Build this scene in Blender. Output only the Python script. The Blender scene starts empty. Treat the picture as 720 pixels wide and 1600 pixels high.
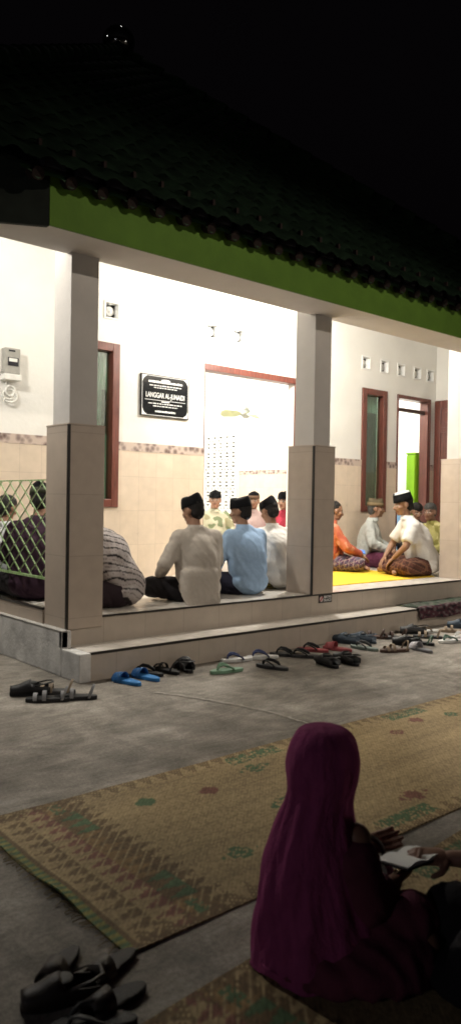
import bpy, bmesh, math, random
from mathutils import Vector, Matrix, noise
random.seed(7)
SC = bpy.context.scene
COL = SC.collection
R = math.radians
PI = math.pi

# ------------------------------------------------------------------ materials
def nodes_of(m):
    m.use_nodes = True
    return m.node_tree.nodes, m.node_tree.links, m.node_tree.nodes['Principled BSDF']

def mat(name, col, rough=.7, var=.12, vscale=6., bump=0., bscale=60., spec=.3, metal=0., col2=None, stretch=(1, 1, 1), detail=5):
    """base colour broken up by noise, optional second colour and bump"""
    m = bpy.data.materials.new(name)
    N, L, P = nodes_of(m)
    tc = N.new('ShaderNodeTexCoord'); mp = N.new('ShaderNodeMapping')
    mp.inputs['Scale'].default_value = stretch
    L.new(tc.outputs['Object'], mp.inputs['Vector'])
    nz = N.new('ShaderNodeTexNoise'); nz.inputs['Scale'].default_value = vscale; nz.inputs['Detail'].default_value = detail
    L.new(mp.outputs[0], nz.inputs['Vector'])
    rp = N.new('ShaderNodeValToRGB')
    a = [max(0, c*(1-var)) for c in col]; b = list(col2) if col2 else [min(1, c*(1+var)) for c in col]
    rp.color_ramp.elements[0].position = .3; rp.color_ramp.elements[1].position = .7
    rp.color_ramp.elements[0].color = (*a, 1); rp.color_ramp.elements[1].color = (*b, 1)
    L.new(nz.outputs['Fac'], rp.inputs['Fac']); L.new(rp.outputs[0], P.inputs['Base Color'])
    P.inputs['Roughness'].default_value = rough; P.inputs['Metallic'].default_value = metal
    P.inputs['Specular IOR Level'].default_value = spec
    if bump:
        n2 = N.new('ShaderNodeTexNoise'); n2.inputs['Scale'].default_value = bscale; n2.inputs['Detail'].default_value = 6
        L.new(mp.outputs[0], n2.inputs['Vector'])
        bp = N.new('ShaderNodeBump'); bp.inputs['Strength'].default_value = bump; bp.inputs['Distance'].default_value = .01
        L.new(n2.outputs['Fac'], bp.inputs['Height']); L.new(bp.outputs[0], P.inputs['Normal'])
    return m

def attr_mat(name, rough=.6, spec=.3, bump=0., bscale=150., grain=.1):
    """colour painted per vertex by the pattern functions below, with grain"""
    m = bpy.data.materials.new(name)
    N, L, P = nodes_of(m)
    at = N.new('ShaderNodeAttribute'); at.attribute_name = 'Col'
    tc = N.new('ShaderNodeTexCoord'); nz = N.new('ShaderNodeTexNoise')
    nz.inputs['Scale'].default_value = 40; nz.inputs['Detail'].default_value = 6
    L.new(tc.outputs['Object'], nz.inputs['Vector'])
    mr = N.new('ShaderNodeMapRange'); mr.inputs[3].default_value = 1-grain*1.5; mr.inputs[4].default_value = 1+grain*1.5
    L.new(nz.outputs['Fac'], mr.inputs[0])
    mx = N.new('ShaderNodeMix'); mx.data_type = 'RGBA'; mx.blend_type = 'MULTIPLY'; mx.inputs[0].default_value = 1
    L.new(at.outputs['Color'], mx.inputs[6]); L.new(mr.outputs[0], mx.inputs[7]); L.new(mx.outputs[2], P.inputs['Base Color'])
    P.inputs['Roughness'].default_value = rough; P.inputs['Specular IOR Level'].default_value = spec
    if bump:
        n2 = N.new('ShaderNodeTexNoise'); n2.inputs['Scale'].default_value = bscale; n2.inputs['Detail'].default_value = 4
        L.new(tc.outputs['Object'], n2.inputs['Vector'])
        bp = N.new('ShaderNodeBump'); bp.inputs['Strength'].default_value = bump; bp.inputs['Distance'].default_value = .005
        L.new(n2.outputs['Fac'], bp.inputs['Height']); L.new(bp.outputs[0], P.inputs['Normal'])
    return m

def tile_mat(name, c1, c2, grout, w, h, rough=.22, floor=False, spec=.5):
    m = bpy.data.materials.new(name)
    N, L, P = nodes_of(m)
    geo = N.new('ShaderNodeNewGeometry'); sp = N.new('ShaderNodeSeparateXYZ'); L.new(geo.outputs['Position'], sp.inputs[0])
    cb = N.new('ShaderNodeCombineXYZ')
    if floor:
        L.new(sp.outputs[0], cb.inputs[0]); L.new(sp.outputs[1], cb.inputs[1])
    else:
        ad = N.new('ShaderNodeMath'); ad.operation = 'ADD'
        L.new(sp.outputs[0], ad.inputs[0]); L.new(sp.outputs[1], ad.inputs[1])
        zz = N.new('ShaderNodeMath'); zz.operation = 'SUBTRACT'; zz.inputs[1].default_value = .43
        L.new(sp.outputs[2], zz.inputs[0])
        L.new(ad.outputs[0], cb.inputs[0]); L.new(zz.outputs[0], cb.inputs[1])
    br = N.new('ShaderNodeTexBrick'); br.offset = 0; br.squash = 1
    br.inputs['Scale'].default_value = 1; br.inputs['Brick Width'].default_value = w; br.inputs['Row Height'].default_value = h
    br.inputs['Mortar Size'].default_value = .0025; br.inputs['Mortar Smooth'].default_value = .1; br.inputs['Bias'].default_value = 0
    br.inputs['Color1'].default_value = (*c1, 1); br.inputs['Color2'].default_value = (*c2, 1); br.inputs['Mortar'].default_value = (*grout, 1)
    L.new(cb.outputs[0], br.inputs['Vector'])
    nz = N.new('ShaderNodeTexNoise'); nz.inputs['Scale'].default_value = 9; nz.inputs['Detail'].default_value = 8
    L.new(geo.outputs['Position'], nz.inputs['Vector'])
    mr = N.new('ShaderNodeMapRange'); mr.inputs[3].default_value = .86; mr.inputs[4].default_value = 1.14; L.new(nz.outputs['Fac'], mr.inputs[0])
    mx = N.new('ShaderNodeMix'); mx.data_type = 'RGBA'; mx.blend_type = 'MULTIPLY'; mx.inputs[0].default_value = 1
    L.new(br.outputs['Color'], mx.inputs[6]); L.new(mr.outputs[0], mx.inputs[7]); L.new(mx.outputs[2], P.inputs['Base Color'])
    rr = N.new('ShaderNodeMapRange'); rr.inputs[3].default_value = rough; rr.inputs[4].default_value = rough+.2; L.new(nz.outputs['Fac'], rr.inputs[0])
    L.new(rr.outputs[0], P.inputs['Roughness'])
    bp = N.new('ShaderNodeBump'); bp.inputs['Strength'].default_value = .3; bp.inputs['Distance'].default_value = .002; bp.invert = True
    L.new(br.outputs['Fac'], bp.inputs['Height']); L.new(bp.outputs[0], P.inputs['Normal'])
    P.inputs['Specular IOR Level'].default_value = spec
    return m

M = dict(
    wall=mat('white_plaster', (.75, .735, .695), .8, .06, 1.7, .2, 25, detail=9),
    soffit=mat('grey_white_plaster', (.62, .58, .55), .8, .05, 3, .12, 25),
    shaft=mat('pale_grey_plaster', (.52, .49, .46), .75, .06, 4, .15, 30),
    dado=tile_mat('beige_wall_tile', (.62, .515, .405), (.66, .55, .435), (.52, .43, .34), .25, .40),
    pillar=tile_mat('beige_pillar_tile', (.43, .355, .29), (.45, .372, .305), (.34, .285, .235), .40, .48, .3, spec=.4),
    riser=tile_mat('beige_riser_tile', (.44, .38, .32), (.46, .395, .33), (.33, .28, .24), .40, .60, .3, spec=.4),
    floor=tile_mat('cream_floor_tile', (.70, .66, .60), (.74, .69, .63), (.42, .38, .33), .40, .40, .12, True),
    border=None, black=mat('black_trim', (.018, .015, .013), .3, .3, 60, spec=.5),
    plinth=mat('bare_grey_render', (.54, .53, .51), .9, .28, 7, .5, 40, detail=9),
    green=mat('lime_green_paint', (.085, .170, .016), .75, .10, 5, .15, 40, detail=9),
    darkboard=mat('shade_dark_board', (.012, .016, .011), .8, .3, 8),  # on the return board this dark tone stands for shade
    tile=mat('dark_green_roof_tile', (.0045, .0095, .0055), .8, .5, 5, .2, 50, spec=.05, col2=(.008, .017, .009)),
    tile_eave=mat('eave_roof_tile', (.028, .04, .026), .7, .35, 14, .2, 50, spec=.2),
    clay=mat('bare_clay_tile_end', (.014, .007, .005), .9, .4, 30),
    wood=mat('reddish_brown_varnished_wood', (.13, .040, .028), .35, .3, 14, .1, 40, .5, stretch=(4, 4, .5)),
    darkwood=mat('dark_brown_wood', (.05, .028, .022), .4, .3, 14, .1, 40, .5, stretch=(4, 4, .5)),
    pane_green=mat('pale_green_curtain', (.33, .42, .36), .8, .1, 5, stretch=(5, 5, .6)),
    curtain=mat('dark_green_curtain', (.02, .045, .02), .85, .5, 9, stretch=(7, 7, .5)),
    wall_white=mat('white_room_paint', (.82, .82, .80), .8, .02, 3),
    wall_blue=mat('light_blue_room_paint', (.22, .38, .62), .7, .05, 3),
    lime=mat('lime_cupboard_paint', (.24, .50, .015), .5, .06, 5),
    meshgreen=mat('green_painted_expanded_metal', (.17, .36, .07), .35, .35, 30, spec=.8, col2=(.42, .58, .30)),
    plaque=mat('black_granite', (.012, .013, .014), .15, .3, 200, spec=.5),
    lettering=mat('engraved_white_lettering', (.85, .85, .85), .6, .03, 30),
    meter=mat('grey_meter_plastic', (.33, .32, .29), .5, .08, 20),
    meterdark=mat('dark_meter_glass', (.03, .03, .035), .15, .2, 20, spec=.5),
    whiteplastic=mat('white_plastic', (.75, .74, .70), .45, .05, 20),
    concrete=None,
    yellow=mat('yellow_foam_mat', (.74, .50, .035), .8, .08, 12, .2, 120),
    chrome=mat('polished_metal', (.14, .14, .14), .10, .1, 5, metal=1., spec=.5),
    peci=mat('black_velvet', (.006, .006, .007), .9, .4, 40, spec=.15),
    hair=mat('black_hair', (.010, .008, .007), .6, .5, 70, .6, 220, .3),
    greyhair=mat('greying_hair', (.06, .058, .055), .7, .5, 60, .6, 220, .3),
    skin=attr_mat('skin', .5, .35, .1, 120, .06),
    cloth_attr=attr_mat('printed_cloth', .85, .15, .35, 260, .08),
    weave=attr_mat('woven_straw', .75, .2, .5, 190, .16),
    strap=mat('black_rubber', (.014, .014, .015), .55, .3, 30, .2, 80),
    paper=mat('white_paper', (.80, .80, .78), .75, .05, 20),
)
# decorative border band of the dado
def border_mat():
    m = bpy.data.materials.new('patterned_border_tile'); N, L, P = nodes_of(m)
    geo = N.new('ShaderNodeNewGeometry'); mp = N.new('ShaderNodeMapping'); L.new(geo.outputs['Position'], mp.inputs[0])
    mp.inputs['Scale'].default_value = (1, 1, 1)
    v = N.new('ShaderNodeTexVoronoi'); v.inputs['Scale'].default_value = 14; L.new(mp.outputs[0], v.inputs['Vector'])
    rp = N.new('ShaderNodeValToRGB'); e = rp.color_ramp.elements
    e[0].position = .1; e[0].color = (.12, .075, .06, 1); e[1].position = .62; e[1].color = (.52, .42, .36, 1)
    x = e.new(.35); x.color = (.26, .20, .18, 1)
    L.new(v.outputs['Distance'], rp.inputs[0]); L.new(rp.outputs[0], P.inputs['Base Color']); P.inputs['Roughness'].default_value = .3
    return m
M['border'] = border_mat()
def concrete_mat():
    m = bpy.data.materials.new('brushed_concrete'); N, L, P = nodes_of(m)
    geo = N.new('ShaderNodeNewGeometry')
    def nz(scale, st, det=8, dist=0.):
        mp = N.new('ShaderNodeMapping'); mp.inputs['Scale'].default_value = st; mp.inputs['Rotation'].default_value = (0, 0, R(-12))
        L.new(geo.outputs['Position'], mp.inputs[0])
        n = N.new('ShaderNodeTexNoise'); n.inputs['Scale'].default_value = scale; n.inputs['Detail'].default_value = det
        n.inputs['Distortion'].default_value = dist
        L.new(mp.outputs[0], n.inputs['Vector']); return n
    big, streak, fine = nz(1.1, (1, 1, 1), 7, .8), nz(5, (.55, 2.2, 1), 9, 1.6), nz(60, (1, 1, 1), 6)
    rp = N.new('ShaderNodeValToRGB'); e = rp.color_ramp.elements
    e[0].position = .36; e[0].color = (.190, .170, .145, 1); e[1].position = .66; e[1].color = (.335, .305, .265, 1)
    L.new(big.outputs['Fac'], rp.inputs[0])
    cur = rp.outputs[0]
    stain = nz(2.6, (1, .8, 1), 10, 2.2); grit = nz(240, (1, 1, 1), 3)
    for n, lo, hi in ((streak, .72, 1.24), (fine, .74, 1.26), (stain, .62, 1.22), (grit, .70, 1.30)):
        mr = N.new('ShaderNodeMapRange'); mr.inputs[1].default_value = .25; mr.inputs[2].default_value = .75
        mr.inputs[3].default_value = lo; mr.inputs[4].default_value = hi; L.new(n.outputs['Fac'], mr.inputs[0])
        mx = N.new('ShaderNodeMix'); mx.data_type = 'RGBA'; mx.blend_type = 'MULTIPLY'; mx.inputs[0].default_value = 1
        L.new(cur, mx.inputs[6]); L.new(mr.outputs[0], mx.inputs[7]); cur = mx.outputs[2]
    L.new(cur, P.inputs['Base Color']); P.inputs['Roughness'].default_value = .85; P.inputs['Specular IOR Level'].default_value = .25
    ad = N.new('ShaderNodeMath'); ad.operation = 'ADD'; L.new(streak.outputs['Fac'], ad.inputs[0]); L.new(fine.outputs['Fac'], ad.inputs[1])
    bp = N.new('ShaderNodeBump'); bp.inputs['Strength'].default_value = .35; bp.inputs['Distance'].default_value = .010
    L.new(ad.outputs[0], bp.inputs['Height']); L.new(bp.outputs[0], P.inputs['Normal'])
    return m
M['concrete'] = concrete_mat()
def glass_mat():
    m = bpy.data.materials.new('window_glass'); N, L, P = nodes_of(m)
    out = N['Material Output']; t = N.new('ShaderNodeBsdfTransparent'); g = N.new('ShaderNodeBsdfGlossy'); x = N.new('ShaderNodeMixShader')
    t.inputs[0].default_value = (.78, .92, .84, 1); g.inputs['Roughness'].default_value = .03; x.inputs[0].default_value = .10
    L.new(t.outputs[0], x.inputs[1]); L.new(g.outputs[0], x.inputs[2]); L.new(x.outputs[0], out.inputs[0]); return m
M['glass'] = glass_mat()
def glow_mat(name, c, s):
    m = bpy.data.materials.new(name); N, L, P = nodes_of(m)
    P.inputs['Base Color'].default_value = (*c, 1); P.inputs['Emission Color'].default_value = (*c, 1); P.inputs['Emission Strength'].default_value = s
    return m
M['screen'] = glow_mat('lit_phone_screen', (.10, .22, .60), .55)
M['bulb'] = glow_mat('lit_lamp_diffuser', (1, .95, .86), 6)
_c = {}
def cm(col, rough=.8, var=.08, **k):
    key = (tuple(col), rough, var)
    if key not in _c: _c[key] = mat('cloth_or_rubber', col, rough, var, 12, .25, 120, **k)
    return _c[key]

# ------------------------------------------------------------------ mesh builder
class MB:
    def __init__(s): s.v = []; s.f = []
    def add(s, vs, fs):
        n = len(s.v); s.v += [tuple(p) for p in vs]; s.f += [tuple(i+n for i in f) for f in fs]; return s
    def box(s, x0, x1, y0, y1, z0, z1, mtx=None):
        vs = [Vector((x, y, z)) for x in (x0, x1) for y in (y0, y1) for z in (z0, z1)]
        if mtx: vs = [mtx @ p for p in vs]
        return s.add(vs, [(0, 1, 3, 2), (4, 6, 7, 5), (0, 4, 5, 1), (2, 3, 7, 6), (0, 2, 6, 4), (1, 5, 7, 3)])
    def loft(s, rings, cap=True):
        n = len(rings[0]); vs = [p for r in rings for p in r]; fs = []
        for i in range(len(rings)-1):
            for j in range(n):
                k = (j+1) % n; fs.append((i*n+j, i*n+k, (i+1)*n+k, (i+1)*n+j))
        if cap: fs += [tuple(range(n-1, -1, -1)), tuple((len(rings)-1)*n+j for j in range(n))]
        return s.add(vs, fs)
    def frus(s, p0, r0, p1, r1, n=16, sq=(1, 1)):
        p0 = Vector(p0); p1 = Vector(p1); d = (p1-p0).normalized()
        a = d.orthogonal().normalized() if abs(d.z) < .99 else Vector((1, 0, 0)); a = (a-d*a.dot(d)).normalized(); b = d.cross(a)
        return s.loft([[p+(a*math.cos(t)*sq[0]+b*math.sin(t)*sq[1])*r for t in [2*PI*i/n for i in range(n)]] for p, r in ((p0, r0), (p1, r1))])
    def ell(s, c, r, mtx=None, n=18, m=10):
        c = Vector(c); r = (r, r, r) if not hasattr(r, '__len__') else r
        rings = []
        for i in range(m+1):
            a = -PI/2+PI*i/m; ca = max(math.cos(a), .02)
            rings.append([c+(mtx or Matrix.Identity(3)) @ Vector((r[0]*ca*math.cos(t), r[1]*ca*math.sin(t), r[2]*math.sin(a))) for t in [2*PI*j/n for j in range(n)]])
        return s.loft(rings)
    def cap(s, p0, r0, p1, r1):
        s.ell(p0, r0); s.ell(p1, r1); return s.frus(p0, r0, p1, r1)
    def tube(s, pts, r, n=8):
        pts = [Vector(p) for p in pts]; rings = []; up = None
        for i, p in enumerate(pts):
            d = (pts[min(i+1, len(pts)-1)]-pts[max(i-1, 0)]).normalized()
            if up is None: up = d.orthogonal().normalized()
            up = (up-d*up.dot(d)).normalized(); b = d.cross(up)
            rr = r[i] if hasattr(r, '__len__') else r
            ra, rb = rr if hasattr(rr, '__len__') else (rr, rr)
            rings.append([p+up*math.cos(t)*ra+b*math.sin(t)*rb for t in [2*PI*j/n for j in range(n)]])
        return s.loft(rings)
    def prism(s, poly, z0, z1, mtx=None):
        n = len(poly); vs = [Vector((x, y, z)) for z in (z0, z1) for x, y in poly]
        if mtx: vs = [mtx @ p for p in vs]
        return s.add(vs, [tuple(range(n-1, -1, -1)), tuple(range(n, 2*n))]+[(i, (i+1) % n, n+(i+1) % n, n+i) for i in range(n)])
    def mesh(s, name):
        me = bpy.data.meshes.new(name); me.from_pydata(s.v, [], s.f); me.update(); return me

def link(name, me, m, parent=None, smooth=False, bevel=0):
    o = bpy.data.objects.new(name, me); COL.objects.link(o)
    if m and not me.materials: me.materials.append(m)
    if parent: o.parent = parent
    if smooth:
        me.polygons.foreach_set('use_smooth', [True]*len(me.polygons))
    bm = bmesh.new(); bm.from_mesh(me); bmesh.ops.recalc_face_normals(bm, faces=bm.faces); bm.to_mesh(me); bm.free()
    if bevel:
        b = o.modifiers.new('bevel', 'BEVEL'); b.width = bevel; b.segments = 2; b.limit_method = 'ANGLE'
    return o
def obj(name, mb, m, parent=None, smooth=False, bevel=0): return link(name, mb.mesh(name), m, parent, smooth, bevel)
def tag(o, label=None, cat=None, group=None, kind=None):
    for k, v in (('label', label), ('category', cat), ('group', group), ('kind', kind)):
        if v: o[k] = v
    return o
def thing(name, label, cat, loc=(0, 0, 0), rz=0, group=None, scale=1):
    o = bpy.data.objects.new(name, None); COL.objects.link(o); o.location = loc; o.rotation_euler = (0, 0, rz)
    o.scale = (scale,)*3; o.empty_display_size = .1
    return tag(o, label, cat, group)

def fused(name, mb, voxel, m, parent, smooth=6, deform=None, paint=None, factor=.5):
    """one continuous surface grown from overlapping solids"""
    me = mb.mesh(name+'_src'); bm = bmesh.new(); bm.from_mesh(me); bmesh.ops.recalc_face_normals(bm, faces=bm.faces); bm.to_mesh(me); bm.free()
    t = bpy.data.objects.new('tmp', me); COL.objects.link(t)
    r = t.modifiers.new('r', 'REMESH'); r.mode = 'VOXEL'; r.voxel_size = voxel
    if smooth:
        s = t.modifiers.new('s', 'SMOOTH'); s.iterations = smooth; s.factor = factor
    dg = bpy.context.evaluated_depsgraph_get(); ev = t.evaluated_get(dg)
    out = bpy.data.meshes.new_from_object(ev); out.name = name; out.materials.clear()
    bpy.data.objects.remove(t); bpy.data.meshes.remove(me)
    if deform:
        k = len(out.vertices); cs = [0.]*(3*k); ns = [0.]*(3*k)
        out.vertices.foreach_get('co', cs); out.vertices.foreach_get('normal', ns)
        res = []
        for i in range(0, 3*k, 3): res += deform(Vector(cs[i:i+3]), Vector(ns[i:i+3]))[:]
        out.vertices.foreach_set('co', res); out.update()
    if paint:
        a = out.color_attributes.new('Col', 'FLOAT_COLOR', 'POINT')
        buf = []
        for v in out.vertices: buf += [*paint(v.co), 1.]
        a.data.foreach_set('color', buf)
    out.polygons.foreach_set('use_smooth', [True]*len(out.polygons))
    o = bpy.data.objects.new(name, out); COL.objects.link(o); out.materials.append(m); o.parent = parent
    return o

# ------------------------------------------------------------------ setting: ground, sky
def ground():
    mb = MB(); mb.add([(-60, -60, 0), (70, -60, 0), (70, 70, 0), (-60, 70, 0)], [(0, 1, 2, 3)])
    tag(obj('ground', mb, M['concrete']), kind='structure')
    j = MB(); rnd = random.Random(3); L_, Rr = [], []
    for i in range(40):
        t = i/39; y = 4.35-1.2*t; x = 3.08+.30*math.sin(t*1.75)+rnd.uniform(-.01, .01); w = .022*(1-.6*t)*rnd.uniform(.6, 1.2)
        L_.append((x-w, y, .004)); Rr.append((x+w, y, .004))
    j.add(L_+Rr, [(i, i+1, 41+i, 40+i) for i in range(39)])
    tag(obj('lit_joint_streak', j, mat('painted_joint_light', (.36, .33, .29), .9, .25, 30)), kind='structure')  # streak of light on a concrete joint, painted as a pale strip
ground()

# ------------------------------------------------------------------ prayer hall
Yw, ZF = 7.5, .43           # back wall of the porch, porch floor
ZI = .55                    # floor inside
hall = thing('prayer_hall', 'single storey white prayer hall with beige tiled dado, open porch and dark green tiled roof', 'building')
X0, X1 = 2.0, 11.02
OPEN = [(4.125, 4.725, 1.265, 3.15), (5.99, 7.63, ZF, 3.107), (9.075, 9.675, 1.23, 3.14), (9.95, 10.86, ZF, 3.13)]
VENT = [4.62, 6.10, 6.55, 9.16, 9.61, 10.04, 10.48, 10.84]
def facade():
    mb = MB(); TH = .15
    VZ0, VZ1, vs = 3.42, 3.63, .105
    def col(xa, xb, z0, z1):
        if xb-xa > 1e-4: mb.box(xa, xb, Yw, Yw+TH, z0, z1)
    x = X0
    for a, b, z0, z1 in OPEN:
        col(x, a, ZF-.3, 3.30)
        if z0 > ZF: col(a, b, ZF-.3, z0)
        col(a, b, z1, 3.30); x = b
    col(x, X1+.15, ZF-.3, 3.30)
    col(X0, X1+.15, 3.30, VZ0); col(X0, X1+.15, VZ1, 4.30)
    x = X0
    for c in VENT: col(x, c-vs, VZ0, VZ1); x = c+vs
    col(x, X1+.15, VZ0, VZ1)
    w = obj('back_wall', mb, M['wall'], hall)
    # dado and border: thin tile skins proud of the plaster, cut at the openings
    x = X0; d = MB()
    for a, b, z0, z1 in OPEN+[(X1-.012, 99, 0, 9)]:
        bo = MB(); bo.box(x, a, Yw-.016, Yw-.0005, 1.93, 2.03); obj('border_band', bo, M['border'], w)
        d.box(x, a, Yw-.012, Yw-.0005, ZF+.001, 1.93)
        if z0 > ZF+.1 and b < 90: d.box(a, b, Yw-.012, Yw-.0005, ZF+.001, z0)
        else: obj('tile_dado', d, M['dado'], w); d = MB()
        x = b
    # right-hand side wall of the porch
    s = MB(); s.box(X1, X1+.15, 5.3, Yw-.001, ZF-.3, 4.30); sw = obj('side_wall', s, M['wall'], hall)
    d = MB(); d.box(X1-.012, X1-.0005, 5.3, Yw-.02, ZF+.001, 1.93); obj('tile_dado', d, M['dado'], sw)
    c = MB(); c.prism([(5.292, 3.63), (5.80, 4.301), (Yw+.15, 4.301), (Yw+.15, 4.33), (5.78, 4.33), (5.292, 3.69)], X0, X1+.15, Matrix(((0, 0, 1, 0), (1, 0, 0, 0), (0, 1, 0, 0), (0, 0, 0, 1)))); c = c; obj('porch_ceiling', c, M['wall'], hall)
    # vent blocks
    for cx in VENT:
        v = MB(); y0 = Yw-.012; y1 = Yw+.14; h = .1045; t = .022; cz = (VZ0+VZ1)/2
        v.box(cx-h, cx+h, y0, y1, cz+h-t, cz+h); v.box(cx-h, cx+h, y0, y1, cz-h, cz-h+t)
        v.box(cx-h, cx-h+t, y0, y1, cz-h+t, cz+h-t); v.box(cx+h-t, cx+h, y0, y1, cz-h+t, cz+h-t)
        vb = obj('vent_block', v, M['wall_white'], hall, bevel=.004)
        g = MB(); i = h-t
        g.add([(cx, y0+.03, cz)]+[(cx+i*.68*math.cos(a), y0+.062, cz+i*.68*math.sin(a)) for a in [PI*k/8 for k in range(16)]]+[(cx+i*.68*math.cos(a), y0+.09, cz+i*.68*math.sin(a)) for a in [PI*k/8 for k in range(16)]],
              [(0, 1+k, 1+(k+1) % 16) for k in range(16)]+[(1+k, 17+k, 17+(k+1) % 16, 1+(k+1) % 16) for k in range(16)])
        for sx in (-1, 1):
            g.box(cx+sx*i-.010, cx+sx*i+.010, y0+.04, y0+.09, cz-.022, cz+.022); g.box(cx-.022, cx+.022, y0+.04, y0+.09, cz+sx*i-.010, cz+sx*i+.010)
        obj('vent_boss', g, M['wall_white'], vb)
        k = MB(); k.box(cx-i, cx+i, y0+.095, y0+.105, cz-i, cz+i); obj('dark_gap', k, M['meterdark'], vb)
facade()

def frame_mb(a, b, z0, z1, w, y0, y1, sill=True, top=None):
    mb = MB(); top = top or w
    mb.box(a, a+w, y0, y1, z0, z1); mb.box(b-w, b, y0, y1, z0, z1); mb.box(a+w, b-w, y0, y1, z1-top, z1)
    if sill: mb.box(a+w, b-w, y0, y1, z0, z0+w)
    return mb
def windows():
    for i, (a, b, z0, z1) in enumerate((OPEN[0], OPEN[2])):
        f = obj('window', frame_mb(a+.002, b-.002, z0+.002, z1-.002, .095, Yw-.03, Yw+.10), M['wood'], hall, bevel=.006)
        g = MB(); g.box(a+.09, b-.09, Yw+.045, Yw+.051, z0+.09, z1-.09); obj('pane', g, M['glass'], f)
        c = MB(); n = 40
        xs = [a+.01+(b-a-.02)*k/n for k in range(n+1)]
        vs = [(x, Yw+.16+.012*math.sin(k*1.3), z) for z in (z0, z1) for k, x in enumerate(xs)]
        c.add(vs, [(k, k+1, n+2+k, n+1+k) for k in range(n)]); obj('curtain', c, M['pane_green'], f, True)
        d = MB(); lo, hi = (a+.30, b-.09) if i else (a+.46, b-.1)
        xs = [lo+(hi-lo)*k/n for k in range(n+1)]
        zt, zb = (z1-.35, z0+.03) if i else (2.63, 2.15)
        vs = [(x, Yw+.135+.010*math.sin(k*1.1), z) for z in (zb, zt) for k, x in enumerate(xs)]
        d.add(vs, [(k, k+1, n+2+k, n+1+k) for k in range(n)]); obj('dark_curtain', d, M['curtain'], f, True)
    a, b, z0, z1 = OPEN[1]
    q = MB(); q.box(a+.002, b-.002, Yw-.012, Yw+.155, z1-.085, z1-.002); q.box(a+.002, a+.014, Yw-.006, Yw+.012, z0+.002, z1-.086); q.box(b-.014, b-.002, Yw-.006, Yw+.012, z0+.002, z1-.086)
    obj('door_frame', q, M['wood'], hall, bevel=.004)
    a, b, z0, z1 = OPEN[3]
    fr = frame_mb(a+.002, b-.002, z0+.002, z1-.002, .03, Yw-.02, Yw+.155, False, .06)
    fr.box(b-.085, b-.032, Yw-.015, Yw+.15, z0+.002, z1-.065)
    f = obj('door_frame', fr, M['wood'], hall, bevel=.005)
    t = MB(); t.box(a+.03, b-.085, Yw+.04, Yw+.09, z1-.26, z1-.20); obj('transom_bar', t, M['darkwood'], f)
    # leaf swung open against the side wall: stiles, rails and sunk panels
    lf = MB(); xa, xb = X1-.075, X1-.03; ya, yb = Yw-.98, Yw-.03; zt = z1-.02; zb = ZF+.02
    lf.box(xa, xb, ya, ya+.12, zb, zt); lf.box(xa, xb, yb-.12, yb, zb, zt)
    rails = [zb, zb+.62, zb+1.12, zb+1.62, zb+2.12, zt-.14]
    for k, z in enumerate(rails): lf.box(xa, xb, ya+.12, yb-.12, z, z+(.14 if k in (0, 5) else .09))
    d = obj('door', lf, M['wood'], hall, bevel=.006)
    for k in range(5):
        p = MB(); p.box(xa+.014, xb-.014, ya+.10, yb-.10, rails[k]+.08, rails[k+1]+.01); p.box(xa+.006, xb-.006, ya+.19, yb-.19, rails[k]+.17, rails[k+1]-.06)
        obj('door_panel', p, M['wood'], d, bevel=.004)
    h = MB(); h.tube([(xa-.001, ya+.06, 1.45), (xa-.05, ya+.06, 1.45), (xa-.05, ya+.17, 1.45)], .011); obj('handle', h, M['chrome'], d, True)
windows()

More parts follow.
